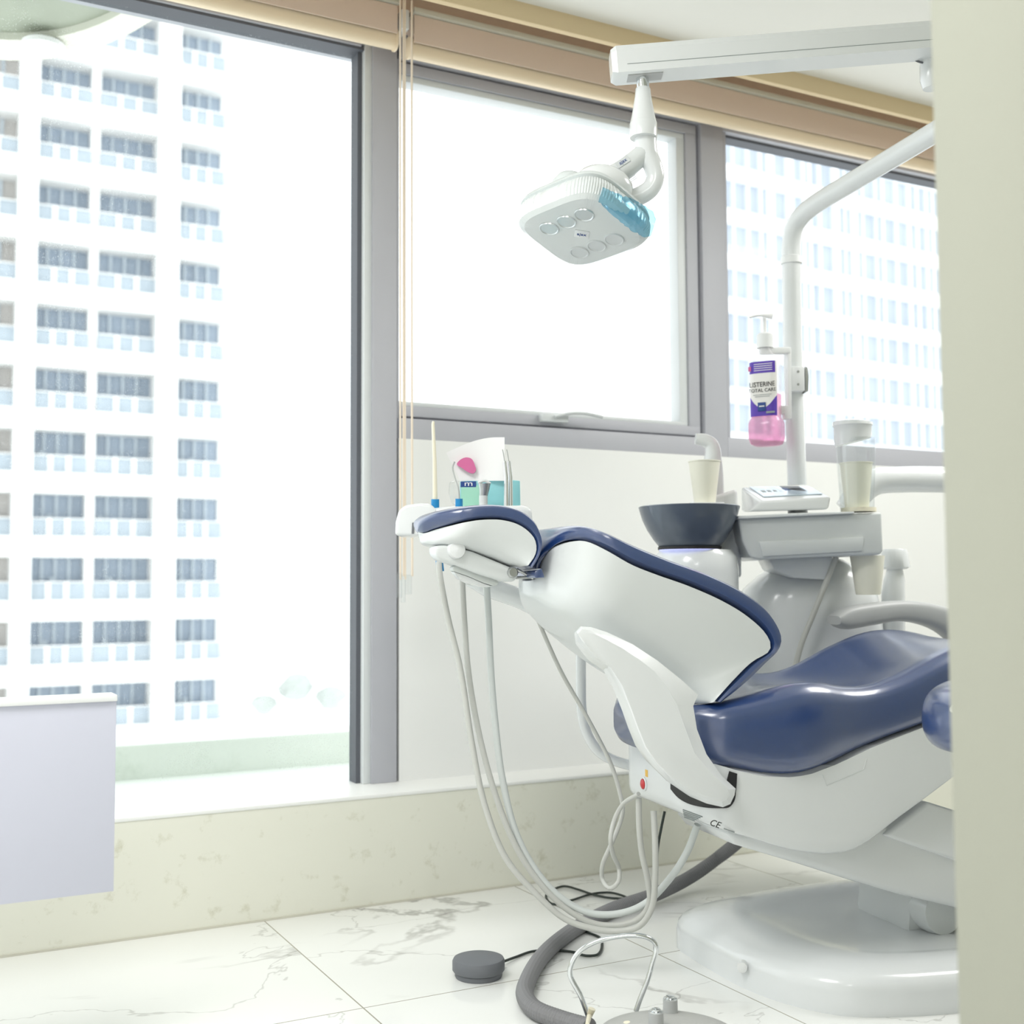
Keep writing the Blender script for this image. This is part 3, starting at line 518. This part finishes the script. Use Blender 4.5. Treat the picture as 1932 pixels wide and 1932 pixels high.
card('spittoon_back', [(1300, 948), (1392, 922), (1396, 1060), (1395, 1100), (1300, 1100)], 3.52, 3.62, 'plastic', du, bevel=.012, seg=3)
card('spittoon_back', [(1385, 1000), (1400, 1000), (1400, 1090), (1385, 1090)], 3.54, 3.66, 'plastic', du, bevel=.01)
bc = D(1301, 1033, 3.45)
bw = lathe('spittoon_bowl', [(.001, .0), (.085, 0), (.09, .004), (.104, .022), (.122, .05), (.136, .08), (.144, .107), (.147, .118), (.144, .120), (.138, .112), (.122, .07), (.10, .03), (.06, .015), (.001, .012)], bc, 'bowl', du, n=64)
lathe('light_ring', [(.06, -.008), (.088, -.008), (.088, 0), (.06, 0)], bc, 'glow', bw, n=48); lathe('bowl_foot', [(.05, -.006), (.092, -.006), (.092, .002), (.05, .002)], bc, 'black', bw, n=48)
spx = Dp([(1345, 870), (1345, 850), (1341, 838), (1328, 830), (1312, 828)], 3.60)
tube('cup_filler_spout', spx, lambda s: .027-.010*s, 'plastic', du, n=24, sides=16)
tube('cup_filler_spout', Dp([(1350, 945), (1349, 905), (1346, 868)], 3.60), .026, 'plastic', du, sides=16)
# tray with cup well
card('side_tray', [(1392, 977), (1500, 973), (1640, 968), (1664, 966), (1667, 1040), (1660, 1047), (1560, 1050), (1432, 1056), (1416, 1052), (1400, 1020)], 3.42, 3.68, 'shell', du, bevel=.008, seg=3)
card('side_tray_lip', [(1393, 973), (1500, 968), (1612, 965), (1612, 969), (1500, 974), (1393, 979)], 3.40, 3.68, 'plastic', du, bevel=.002)
card('drawer_front', [(1432, 1022), (1630, 1013), (1628, 1040), (1440, 1050)], 3.414, 3.43, 'shell', du, bevel=.003)
cpn = [D(1412, 965, 3.43), D(1562, 961, 3.43), D(1555, 962, 3.68), D(1400, 966, 3.68)]
hi = [D(1437, 946, 3.43), D(1569, 938, 3.44), D(1533, 918, 3.68), D(1398, 919, 3.68)]
kp = mesh('control_panel', cpn+hi, BF, 'plastic', du, bevel=.008, seg=3)
def onp(s, t, h=.0015):                                            # point on the sloping panel top
    a = hi[0]*(1-s)+hi[1]*s; b = hi[3]*(1-s)+hi[2]*s; return a*(1-t)+b*t+ZZ*h
mesh('membrane', [onp(.10, .22), onp(.93, .22), onp(.93, .93), onp(.10, .93), onp(.10, .22, .004), onp(.93, .22, .004), onp(.93, .93, .004), onp(.10, .93, .004)], BF, 'screen', kp)
mesh('display', [onp(.52, .45, .004), onp(.78, .45, .004), onp(.78, .93, .004), onp(.52, .93, .004), onp(.52, .45, .005), onp(.78, .45, .005), onp(.78, .93, .005), onp(.52, .93, .005)], BF, 'dgrey', kp)
mesh('indicator', [onp(.50, .55, .004), onp(.58, .55, .004), onp(.58, .75, .004), onp(.50, .75, .004), onp(.50, .55, .0055), onp(.58, .55, .0055), onp(.58, .75, .0055), onp(.50, .75, .0055)], BF, 'navy', kp)
for k in range(4): mesh('key_legend', [onp(.17+.08*k, .5, .004), onp(.22+.08*k, .5, .004), onp(.22+.08*k, .62, .004), onp(.17+.08*k, .62, .004), onp(.17+.08*k, .5, .005), onp(.22+.08*k, .5, .005), onp(.22+.08*k, .62, .005), onp(.17+.08*k, .62, .005)], BF, 'greyp', kp)
# assistant arm on the right
tube('assistant_arm', Dp([(1600, 962), (1618, 935), (1650, 910), (1700, 905), (1780, 905), (1860, 907)], 3.78), .047, 'plastic', du, n=30, sides=20, flat=.9)
tube('assistant_arm', [D(1860, 907, 3.78), D(1905, 950, 3.70), D(1910, 1050, 3.66), D(1880, 1200, 3.66)], .04, 'plastic', du, n=16, sides=16)
loftpx('water_bottle_cap', [(1668, 1708, 1036, .8), (1664, 1711, 1042, .95), (1662, 1716, 1070, 1), (1668, 1708, 1074, .9)], 3.72, .045, 'plastic', du, p=.9)
loftpx('water_bottle', [(1674, 1702, 1074, .7), (1668, 1706, 1095, .9), (1664, 1706, 1120, 1), (1664, 1706, 1320, 1)], 3.72, .04, 'plastic', du, p=.9)
# lamp pole
pole = Dp([(1504, 915)], 3.60)+Dp([(1500, 800), (1495, 640), (1493, 500)], 3.60)+[D(1493, 460, 3.60), D(1498, 430, 3.585), D(1512, 408, 3.56), D(1535, 388, 3.52), D(1600, 348, 3.42), D(1680, 300, 3.30), D(1760, 252, 3.18), D(1850, 197, 3.04)]
P_ = [pole[0], pole[1], pole[2], pole[3]]+cat(pole[3:], 40)[1:]
pl_ = tube('lamp_pole', P_, lambda s: .0285, 'plastic', du, sides=24)
lathe('pole_collar', [(.0287, -.012), (.032, -.010), (.032, .010), (.0287, .012)], D(1493, 492, 3.6), 'plasticw', pl_, caps=False)
tube('pole_foot', Dp([(1504, 925), (1506, 1010), (1510, 1090)], 3.62), .03, 'plastic', du, sides=24)
# lamp beam and head
ld = 2.72
lm = root('operating_lamp', D(1180, 130, ld), 'white dental operating lamp hanging from a horizontal arm', 'lamp')
b0, b1 = D(1180, 124, ld), D(1880, 68, ld); ax = (b1-b0)/np.linalg.norm(b1-b0); ay = np.cross(ZZ, ax); ay /= np.linalg.norm(ay); az = np.cross(ax, ay)
hexa = [(-.036, -.03), (.036, -.03), (.036, .022), (.028, .036), (-.028, .036), (-.036, .022)]
L_ = np.linalg.norm(b1-b0)
bm_ = rings('lamp_arm', [[b0+ax*t+(ay*a+az*b)*s for a, b in hexa] for t, s in ((-.034, .82), (-.022, 1), (.05, 1), (L_, 1))], 'plastic', lm, smooth=25)
obox('arm_seam', b0+ax*(L_/2)-ay*.0362-az*.012, (ax, ay, az), (L_/2, .0006, .0006), 'greyp', bm_)
obox('arm_slot', b0+ax*.042-az*.0305, (ax, ay, az), (.040, .020, .001), 'grey', bm_)
sp_ = b0+ax*(L_+.01); lathe('arm_pivot', [(.001, -.26), (.03, -.26), (.034, -.23), (.034, .04), (.03, .05), (.001, .05)], sp_, 'plastic', lm)
lathe('pivot_cap', [(.001, -.02), (.02, -.02), (.026, 0), (.026, .05), (.02, .06), (.001, .06)], D(1757, 128, 2.76)-ZZ*.03, 'plastic', lm)
tube('arm_cable', Dp([(1755, 95), (1728, 96), (1720, 104), (1728, 114), (1748, 120)], 2.75), .0025, 'dgrey', lm, n=20, sides=8)
rt_ = D(1213, 152, ld)
tube('suspension_rod', [D(1211, 138, ld), D(1214, 172, ld)], .0145, 'chrome', lm, sides=20)
lathe('rod_sleeve', [(.001, -.115), (.031, -.115), (.0315, -.082), (.0305, -.08), (.026, -.06), (.019, -.02), (.017, 0), (.014, .003), (.001, .003)], D(1213, 168, ld)+ZZ*.0, 'plastic', lm)
yk = Dp([(1218, 240), (1218, 268), (1222, 292), (1232, 315), (1236, 335), (1228, 355), (1206, 370), (1182, 376), (1165, 374)], ld)
tube('yoke', yk, lambda s: .027-.006*min(1, s*2.2), 'plastic', lm, n=40, sides=20)
tube('yoke_arm', Dp([(1219, 285), (1200, 302), (1172, 324), (1140, 342), (1120, 350)], ld), lambda s: .022+.006*s, 'shell', lm, n=24, sides=20)
q0 = D(1175, 305, ld-.025); X_ = D(1190, 292, ld-.025)-D(1160, 312, ld-.025); X_ /= np.linalg.norm(X_); Y_ = np.cross(-fh, X_); Y_ = np.cross(X_, fh)*-1
Y_ = Y_ if Y_[2] > 0 else -Y_
obox('name_plate', q0-fh*.0, (X_, Y_, fh), (.016, .008, .001), 'frame_l', lm); text('name_lettering', 'ajax', .012, q0-fh*.0016, X_, Y_, 'navy', lm)
q1 = D(1186, 338, ld-.026)
for j in range(3): obox('rating_line', q1-Y_*(.004*j), (X_, Y_, fh), (.018, .0005, .0006), 'greyp', lm)
# head
def rotv(v, k, a): return v*math.cos(a)+np.cross(k, v)*math.sin(a)+k*(k@v)*(1-math.cos(a))
tl, rl_ = math.radians(17), math.radians(9)
HX = rh*math.cos(rl_)-ZZ*math.sin(rl_); HYv = fh*math.cos(tl)-ZZ*math.sin(tl); HYv -= HX*(HX@HYv); HYv /= np.linalg.norm(HYv); HN = np.cross(HX, HYv)
hc = D(1098, 438, ld)
e1, e2 = (HX-HYv)/math.sqrt(2), (-HX-HYv)/math.sqrt(2)           # towards near right / near left
def hp(t, s, z, ex=.62):
    a, b = sup(t, ex); return hc+(HX*(a*.165+.0)+HYv*(b*.165))*s+HN*z
def hq(t, s, z):                                                  # rounded square with its corner to the viewer
    a, b = sup(t, .5); P = (e1*a*.134+e2*b*.126)*s; return hc+P+HN*z
N = 320; R = []
for z, s, rb in ((-.005, .55, 0), (-.003, .86, 0), (.004, .95, .006), (.016, 1.0, .014), (.034, 1.0, .014), (.046, .96, .008), (.05, .93, 0)):
    R.append([hq(2*math.pi*j/N, s*(1-(rb if j % 4 > 1 else 0)), z) for j in range(N)])
hd = rings('lens_cover', R, 'lens', lm, smooth=25)
R = [[hq(2*math.pi*j/72, s, z) for j in range(72)] for z, s in ((.002, .5), (.002, .90), (.008, .93), (.05, .93), (.053, .97), (.062, .95), (.075, .82), (.082, .55), (.084, .2))]
hb_ = rings('lamp_body', R, 'lampin', lm)
lathe('cover_bump', [(.001, .06), (.04, .06), (.042, .078), (.034, .092), (.02, .098), (.001, .099)], hc+e2*.06-HYv*.02, 'lampin', lm, ax=HN)
lathe('swivel_boss', [(.001, .06), (.062, .06), (.07, .07), (.07, .092), (.06, .108), (.035, .122), (.001, .124)], hc-HYv*.055+HX*.03, 'plastic', lm, ax=HN)
for k in range(3):
    for s_ in (1, -1):
        c = hc+e2*(.052-.048*k)*(1)+e1*(-.012 if s_ < 0 else 0)
        c = hc+(e2*.055 if s_ > 0 else -e2*.055)+e1*(.052-.052*k)
        c += HN*-.0052
        rf = lathe('reflector', [(.001, -.0008), (.019, -.0008), (.0205, -.003), (.0225, -.003), (.0235, 0), (.001, .0005)], c, 'mirror' if s_ > 0 else 'frame_l', hd, ax=HN, n=28)
c = hc+HN*-.0058
obox('badge', c, (HX, HYv, HN), (.017, .014, .0006), 'plastic', hd, bevel=.0004); text('badge_lettering', 'ajax', .014, c-HN*.0009, (e1-e2)/math.sqrt(2)*1, np.cross(-HN, (e1-e2)/math.sqrt(2)), 'navy', hd)
# blue film on the handle
R = []; rnd = random.Random(3); sA, sB = hc+e1*.10-e2*.055+HN*.055, hc+e1*.10
pa, pb = D(1133, 368, ld-.13), D(1236, 420, ld-.06)
sl = pb-pa; sl_n = sl/np.linalg.norm(sl); sq = np.cross(sl_n, -fh); sq /= np.linalg.norm(sq); sq = sq if sq[2] > 0 else -sq
for i in range(26):
    s = i/25; hh = (.016+.016*min(1, s*1.6))*(1 if s < .9 else 1-(s-.9)*4); r = []
    for j in range(20):
        a = 2*math.pi*j/20; r.append(pa+sl*s+sq*(hh*math.cos(a)+rnd.uniform(-.003, .003)-.012*s)+fh*(.012*math.sin(a)+rnd.uniform(-.003, .003)))
    R.append(r)
tag(rings('film_sleeve', R, 'sleeve', None, smooth=20, origin=pa), 'crumpled blue plastic film wrapped over the lamp handle', 'plastic film')
# ------------------------------------------------------------------ mouthwash bottle on the pole
bd = 3.53
bo = D(1447, 842, bd); bt = root('mouthwash_bottle', bo, 'pump bottle of pink mouthwash with purple and white label on the pole', 'bottle')
bF = -fh*math.cos(.5)-rh*math.sin(.5); bX = np.cross(ZZ, bF)*1.0; bX = bX if bX@rh > 0 else -bX
k_ = bd/FPX
def sec(hx, hy, y, n=40, p=.55): return [bo+bX*hx*sup(2*math.pi*j/n+math.pi/4, p)[0]+bF*hy*sup(2*math.pi*j/n+math.pi/4, p)[1]+ZZ*((842-y)*k_) for j in range(n)]
PR = [(842, .036, .027), (838, .046, .036), (828, .052, .042), (800, .052, .042), (794, .049, .039), (788, .043, .034), (700, .0455, .036), (688, .0455, .036), (676, .040, .032), (668, .030, .026), (662, .021, .020), (655, .019, .019)]
rings('bottle_body', [sec(a, b, y) for y, a, b in PR], 'bottlep', bt, caps=True)
rings('liquid', [sec(a*.96, b*.96, y) for y, a, b in [(840.5, .036, .027)]+PR[1:6]+[(745, .0443, .035)]], 'pinkliq', bt)
def lab(name, ya, yb, s0, s1, m, off, dip=0, n=24):             # patch on the front face, from -1 to 1 across
    V = []; Fc = []; ys = np.linspace(0, 1, 7)
    for i, v in enumerate(ys):
        for j in range(n):
            s = s0+(s1-s0)*j/(n-1); top_ = ya+dip*(1-(s/1)**2) if dip else ya
            y = top_+(yb-top_)*v; hx = .0438+.0017*min(1, max(0, (788-y)/88)); hy = hx*.79+.0006
            q = hy*(1-abs(s)**5*.35)**1+off
            V.append(bo+bX*hx*s*.93+bF*q+ZZ*((842-y)*k_))
    for i in range(6):
        for j in range(n-1): Fc.append((i*n+j, i*n+j+1, (i+1)*n+j+1, (i+1)*n+j))
    nv = len(V); V += [v-bF*.0006 for v in V]; Fc += [tuple(nv+q for q in f) for f in Fc]
    return mesh(name, V, Fc, m, bt)
lb = lab('label', 684, 787, -.98, .98, 'label', .001)
lab('label_band', 684, 706, -.95, .9, 'purple', .0018); lab('label_foot', 748, 787, -.98, .98, 'purple', .0018, dip=24)
fr = bo+bF*.0385
def tline(s, size, y, m='lettering', x=0, sq=1): text('label_lettering', s, size, fr+bX*x+ZZ*((842-y)*k_), bX, ZZ, m, lb, squeeze=sq)
tline('LISTERINE', .0205, 728, sq=.86); tline('TOTAL CARE', .0145, 739, 'ink', sq=.98)
for j in range(4): obox('label_line', fr+ZZ*((842-(689+4*j))*k_)+bX*.004, (bX, ZZ, bF), (.028, .0009, .0004), 'label', lb)
for j in range(2): obox('label_line', fr+ZZ*((842-(747+3.5*j))*k_), (bX, ZZ, bF), (.028-.006*j, .0006, .0004), 'greyp', lb)
obox('label_badge', fr+ZZ*((842-770)*k_)-bX*.002+bF*.0004, (bX, ZZ, bF), (.012, .013, .0005), 'navy', lb, bevel=.0004); obox('label_line', fr+ZZ*((842-769)*k_)-bX*.002+bF*.001, (bX, ZZ, bF), (.008, .0016, .0004), 'label', lb)
obox('label_badge', fr+ZZ*((842-781)*k_)+bX*.024, (bX, ZZ, bF), (.013, .003, .0005), 'greyp', lb); obox('label_badge', fr+ZZ*((842-697)*k_)-bX*.037, (bX, ZZ, bF), (.004, .007, .0004), 'pink', lb)
pc = bo+ZZ*((842-655)*k_)
pm = lathe('pump_collar', [(.001, 0), (.0245, 0), (.0245, .040), (.019, .045), (.001, .046)], pc, 'plasticw', bt, n=32); tag(pm)
lathe('pump_stem', [(.0055, .045), (.0055, .090), (.008, .094)], pc, 'paper', bt, n=16, caps=False)
tube('pump_head', Dp([(1457, 597), (1449, 596), (1438, 595), (1424, 596), (1414, 599)], bd), lambda s: .0095-.006*min(1, s*2), 'paper', bt, n=20)
# holder on the pole
obox('bottle_clamp', D(1462, 662, 3.55), (rh, ZZ, fh), (.045, .010, .012), 'plasticw', du, bevel=.004)
card('bottle_bracket', [(1486, 655), (1493, 655), (1494, 790), (1480, 790), (1480, 780), (1473, 780), (1473, 765), (1487, 765)], 3.54, 3.57, 'plasticw', du, bevel=.002)
card('pole_clamp', [(1492, 691), (1518, 692), (1519, 737), (1493, 738)], 3.545, 3.575, 'plasticw', du, bevel=.003)
for y in (701, 725): lathe('screw', [(0, 0), (.004, 0), (.003, .003), (0, .003)], D(1506, y, 3.545), 'steel', du, ax=-fh, n=12)
card('clamp_lever', [(1519, 691), (1524, 693), (1526, 710), (1525, 738), (1520, 740)], 3.55, 3.61, 'steel', du, bevel=.002)
# ------------------------------------------------------------------ cups and dispenser
def cup(c, r0, r1, h, label, liquid=0):
    o = lathe('paper_cup', [(.001, 0), (r0, 0), (r0, .002), (r1, h-.004), (r1+.002, h-.003), (r1+.002, h), (r1-.001, h), (r0-.002, .004), (.001, .004)], c, 'cup', None, n=40, origin=c); return tag(o, label, 'cup')
c = D(1330, 950, 3.47); cup(c, .031, .046, .125, 'cream paper cup under the spout beside the dark bowl')
obox('cup_stand', c-ZZ*.004, (rh, fh, ZZ), (.05, .05, .004), 'plastic', du, bevel=.003)
cy = D(1620, 966, 3.46)
dp = root('cup_dispenser', cy, 'clear tube cup dispenser with white lid on the tray corner', 'dispenser')
lathe('tube', [(.047, 0), (.0485, .06), (.0535, .14), (.055, .215), (.0565, .215), (.055, .14), (.050, .06), (.0485, 0)], cy+rh*-.004, 'clearp', dp, caps=False)
lc = cy-rh*.012+ZZ*.212; R = []
for z, s, tl2 in ((0, .95, .25), (.012, 1, .1), (.038, 1.0, 0), (.042, 1.06, 0), (.05, 1.04, -.05), (.058, .6, 0), (.06, .1, 0)):
    R.append([lc+(rh*math.cos(a)+fh*math.sin(a))*.054*s+ZZ*(z-tl2*.05*(math.cos(a)-.6)*-1) for a in np.linspace(0, 2*math.pi, 40, endpoint=False)])
rings('lid', R, 'plastic', dp)
lathe('base_ring', [(.03, 0), (.05, 0), (.05, .012), (.03, .012)], cy, 'cream', dp)
cup(D(1617, 958, 3.46), .034, .046, .132, 'cream paper cup standing inside the clear tube dispenser')
cb = D(1638, 1122, 3.50); o = lathe('paper_cup', [(.001, 0), (.034, 0), (.036, .004), (.05, .115), (.001, .115)], cb, 'cup', None, n=40, origin=cb); tag(o, 'cream cup bottom sticking out below the tray at the right', 'cup')
# ================================================================== INSTRUMENT TRAY with hoses
td = 3.02
tr = root('instrument_tray', D(880, 990, td), 'white instrument delivery tray on an arm behind the headrest', 'tray')
card('tray_body', [(800, 965), (815, 958), (850, 955), (985, 953), (1003, 958), (1005, 985), (995, 1060), (960, 1085), (840, 1060), (805, 1030)], td-.05, td+.17, 'plastic', tr, bevel=.012, seg=3)
card('side_console', [(745, 1010), (746, 985), (752, 962), (765, 953), (790, 949), (812, 950), (824, 962), (826, 1012)], td-.06, td+.08, 'plastic', tr, bevel=.008, seg=3)
card('console_slot', [(777.5, 986), (782, 986), (781, 1007), (776.5, 1007)], td-.0625, td-.05, 'dgrey', tr)
tube('swing_arm', Dp([(872, 1094), (895, 1099), (935, 1113), (985, 1131), (1040, 1160), (1096, 1192)], td+.06), lambda q: .010+.016*min(1, q*5), 'plastic', tr, n=40, sides=20)
tube('support_pipe', Dp([(1096, 1190), (1096, 1280), (1098, 1345), (1108, 1385), (1130, 1418), (1165, 1437), (1205, 1446), (1300, 1455)], td+.08), .0135, 'plastic', tr, n=50, sides=16)
hz = [([(828, 1058), (830, 1085), (845, 1165), (868, 1260), (890, 1400), (915, 1520), (955, 1620), (1010, 1685), (1065, 1733), (1110, 1750), (1160, 1757), (1205, 1748), (1229, 1715), (1236, 1660), (1236, 1590), (1233, 1530)], .0075, 'hose'),
      ([(872, 1094), (876, 1170), (884, 1270), (905, 1390), (935, 1500), (975, 1600), (1020, 1668), (1070, 1716), (1120, 1742), (1170, 1745), (1207, 1732), (1225, 1705), (1222, 1660), (1211, 1610), (1206, 1560), (1205, 1505)], .0075, 'hose'),
      ([(918, 1104), (922, 1170), (926, 1260), (934, 1360), (948, 1470), (975, 1575), (1015, 1648), (1060, 1695), (1110, 1722), (1165, 1724), (1215, 1706), (1262, 1660), (1295, 1610), (1316, 1556)], .0085, 'hosel'),
      ([(1003, 1140), (1030, 1205), (1060, 1270), (1100, 1340), (1130, 1395), (1152, 1440), (1168, 1490), (1175, 1530), (1165, 1565), (1150, 1600), (1136, 1635), (1137, 1660), (1152, 1676), (1166, 1665), (1168, 1640), (1156, 1610), (1152, 1580), (1160, 1545), (1175, 1518), (1205, 1498)], .0055, 'hose')]
for k, (P, r, m) in enumerate(hz):
    n = len(P); pts = []
    for i, (x, y) in enumerate(P):
        s = i/(n-1); d = td-.06-.14*s+(.02*(k-1.5) if 0 < i < n-1 else 0)
        if k == 3: d += .02*math.sin(i*1.9)*(1 if i > 7 else 0)
        pts.append(D(x, y, d))
    tube('hose', pts, r, m, tr, n=110, sides=10)
tube('hose_ferrule', Dp([(826, 1035), (829, 1060), (831, 1078)], td-.062), .0095, 'blue', tr, sides=12)
# things standing in the tray
def inst(name, label, catg, P, d=td): r = root(name, D(*P, d), label, catg); return r
i1 = inst('suction_tip', 'blue suction handle with a long cream straw tip at the left', 'dental instrument', (821, 965), td-.03)
tube('straw', Dp([(821, 946), (820, 870), (817, 800), (818, 795)], td-.03), lambda s: .006-.0028*s, 'cream', i1, sides=12); tube('grip', Dp([(821, 968), (821, 942)], td-.03), .0105, 'blue', i1, sides=16)
i2 = inst('water_syringe', 'blue syringe with thin bent metal nozzle in front of the teal box', 'dental instrument', (866, 958), td-.03)
tube('nozzle', Dp([(867, 943), (864, 918), (857, 895), (854, 882), (858, 871)], td-.03), .0022, 'steel', i2, n=20, sides=8); tube('grip', Dp([(866, 960), (866, 941)], td-.03), .0095, 'blue', i2, sides=16)
i3 = inst('handpiece', 'grey dental handpiece with notched head in front of the teal box', 'dental instrument', (913, 955), td-.03)
tube('body', Dp([(912, 955), (912, 935)], td-.03), .011, 'shell', i3, sides=16); tube('head', Dp([(912, 938), (914, 922), (914, 912)], td-.03), lambda s: .010+.006*s, 'steel', i3, sides=16); tube('collar', Dp([(902, 911), (915, 907), (925, 913)], td-.03), .004, 'frame_l', i3, n=10, sides=8)
for k, (x, t_) in enumerate(((955, 'left'), (963, 'right'))):
    i4 = inst('scaler', 'slim chrome scaler standing by the teal box, '+t_+' of the pair', 'dental instrument', (x, 955), td-.03+.012*k); i4['group'] = 'pair of chrome scalers'
    tube('body', Dp([(x, 958), (x, 900), (x-3, 870)], td-.03+.012*k), lambda s: .0065-.002*s, 'chrome', i4, sides=12); tube('needle', Dp([(x-3, 871), (x-5, 857), (x-7, 848)], td-.03+.012*k), .0012, 'steel', i4, sides=6)
gb = root('tissue_box', D(915, 955, td+.06), 'teal and green cardboard box on the instrument tray', 'box')
card('carton', [(868, 908), (950, 904), (981, 907), (982, 955), (868, 957)], td+.04, td+.13, 'teal', gb, bevel=.002)
card('green_panel', [(870, 917), (905, 916), (905, 955), (870, 956)], td+.038, td+.041, 'tealg', gb); card('brand_patch', [(869, 908.5), (898, 908), (898, 919), (869, 919)], td+.0375, td+.041, 'navy', gb)
text('brand_lettering', 'm', .019, D(884, 912.5, td+.0365), rh, ZZ, 'paper', gb, squeeze=1.6)
card('film_lid', [(848, 908), (868, 906), (868, 950), (852, 950), (846, 930)], td+.05, td+.12, 'clearp', gb, bevel=.004)
pp = root('paper_pouch', D(900, 905, td+.03), 'white paper pouch with a pink tooth shape standing in the box', 'pouch')
V = []; Fc = []
for i in range(12):
    for j in range(10):
        s, t_ = i/11, j/9; lx, rx = 842+(868-842)*t_, 952
        x = lx+(rx-lx)*s; ty_ = 854-29*math.sin(min(1, s*1.15)*math.pi/2) if s < .9 else 825; y = ty_+(907-ty_)*t_
        V.append(D(x, y, td+.03+.012*math.sin(3*s+t_)))
nv = len(V); V += [v+fh*.004 for v in V]
for i in range(11):
    for j in range(9): f = (i*10+j, i*10+j+1, i*10+j+11, i*10+j+10); Fc += [f, tuple(nv+q for q in f)]
for i in range(11): Fc += [(i*10, i*10+10, nv+i*10+10, nv+i*10), (i*10+9, i*10+19, nv+i*10+19, nv+i*10+9)]
for j in range(9): Fc += [(j, j+1, nv+j+1, nv+j), (110+j, 111+j, nv+111+j, nv+110+j)]
mesh('pouch_sheet', V, Fc, 'paper', pp)
tp = cat([(862, 876), (869, 867), (880, 863), (890, 866), (896, 878), (898, 887), (893, 893), (882, 890), (872, 883)], 40, True)
card('pink_shape', [tuple(p) for p in tp], td+.0265, td+.034, 'pink', pp)
# ================================================================== FLOOR THINGS
fs = atZ(903, 1842, 0); fd = root('foot_switch', fs, 'small round grey foot switch lying on the floor by the wall', 'foot switch')
lathe('base', [(.001, 0), (.056, 0), (.058, .004), (.058, .012), (.054, .016), (.001, .016)], fs, 'dgrey', fd, n=48)
lathe('button', [(.001, .014), (.061, .014), (.064, .018), (.064, .038), (.061, .044), (.055, .046), (.001, .048)], fs, 'dgrey', fd, n=48)
tube('cable', [atZ(x, y, .005 if i else .012) for i, (x, y) in enumerate([(948, 1815), (975, 1805), (1005, 1795), (1040, 1793), (1080, 1796), (1105, 1803), (1125, 1802), (1136, 1780), (1130, 1768), (1105, 1758), (1085, 1748)])], .0035, 'cable', fd, n=70, sides=8)
cb_ = [atZ(x, y, .006) for x, y in [(1235, 1715), (1210, 1708), (1175, 1690), (1145, 1686), (1110, 1690), (1080, 1700), (1040, 1712)]]
tag(tube('power_cable', [atZ(x, y, .006) for x, y in [(1190, 1696), (1150, 1694), (1120, 1688), (1090, 1678), (1065, 1672), (1040, 1680), (1030, 1692), (1045, 1706), (1080, 1698), (1120, 1686), (1150, 1684), (1175, 1690), (1190, 1698)]], .0036, 'cable', None, n=80, sides=8, origin=atZ(1120, 1690, 0)), 'black cable looped on the floor behind the hoses', 'cable')
tag(tube('hanging_cable', Dp([(1254, 1531), (1248, 1560), (1241, 1600), (1239, 1650), (1234, 1690), (1228, 1705)], 2.98), .0034, 'cable', None, n=30, sides=8, origin=D(1250, 1531, 2.98)), 'thin black cable hanging down from under the chair', 'cable')
# foot control with steel hoop
fc = atZ(1262, 2003, 0); ft = root('foot_control', fc, 'grey foot control with chrome hoop handle and knobs on the floor', 'foot control')
lathe('housing', [(.001, 0), (.165, 0), (.17, .008), (.165, .03), (.14, .052), (.10, .066), (.05, .072), (.001, .073)], fc, 'pedal', ft, n=64)
def P3(x, y, z): return atZ(x, y, z)
h0, h1 = atZ(1112, 1922, .055), atZ(1200, 1903, .055)
hdv = h1-h0; dd = h0[0]*_F[0]+h0[1]*_F[1]
hoop = [(1112, 1925), (1096, 1880), (1076, 1840), (1078, 1820), (1092, 1797), (1118, 1780), (1150, 1770), (1190, 1765), (1218, 1768), (1234, 1778), (1238, 1792), (1232, 1815), (1222, 1850), (1208, 1885), (1200, 1908)]
hp_ = [D(x, y, 2.52) for x, y in hoop]
tube('hoop_handle', hp_, .0055, 'chrome', ft, n=90, sides=14)
for x, y, z in ((1265, 1922, .055), (1238, 1948, .060)):
    c = atZ(x, y, z); kb = lathe('knob', [(.001, -.01), (.0165, -.01), (.0155, .010), (.0150, .040), (.001, .040)], c, 'grey', ft, n=28); lathe('knob_cap', [(.001, .039), (.0140, .039), (.0140, .042), (.009, .043), (.009, .046), (.001, .0465)], c, 'chrome', kb, n=28)
c = atZ(1185, 1944, .052); lathe('button', [(.001, -.01), (.011, -.01), (.011, .012), (.009, .016), (.001, .017)], c, 'cream', ft, n=24)
lathe('pedal_ring', [(.02, 0), (.05, 0), (.05, .012), (.04, .022), (.02, .022)], atZ(1302, 1958, .045), 'grey', ft, n=40)
lathe('mesh_knob', [(.001, 0), (.028, 0), (.028, .010), (.022, .016), (.001, .018)], atZ(1362, 1965, .035), 'pedal', ft, n=32)
tube('cable_tie', [atZ(1108, 1932, .06), D(1112, 1918, 2.5), D(1117, 1903, 2.5)], lambda s: .004+.004*s, 'cream', ft, sides=10)
hp2 = [atZ(1112, 1940, .03), atZ(1060, 1925, .022), atZ(1010, 1905, .021), atZ(990, 1878, .021), atZ(996, 1850, .021), atZ(1020, 1808, .021), atZ(1060, 1770, .021), atZ(1110, 1738, .022), atZ(1165, 1712, .024)]+[atZ(1240, 1686, .03), atZ(1310, 1650, .05), D(1355, 1618, 3.72), D(1395, 1585, 3.65), D(1420, 1555, 3.62)]
tag(tube('corrugated_hose', hp2, .0205, 'corr', None, n=420, sides=16, ridges=1, smooth=15, origin=atZ(1060, 1770, 0)), 'thick dark grey ribbed hose curving across the floor', 'hose')
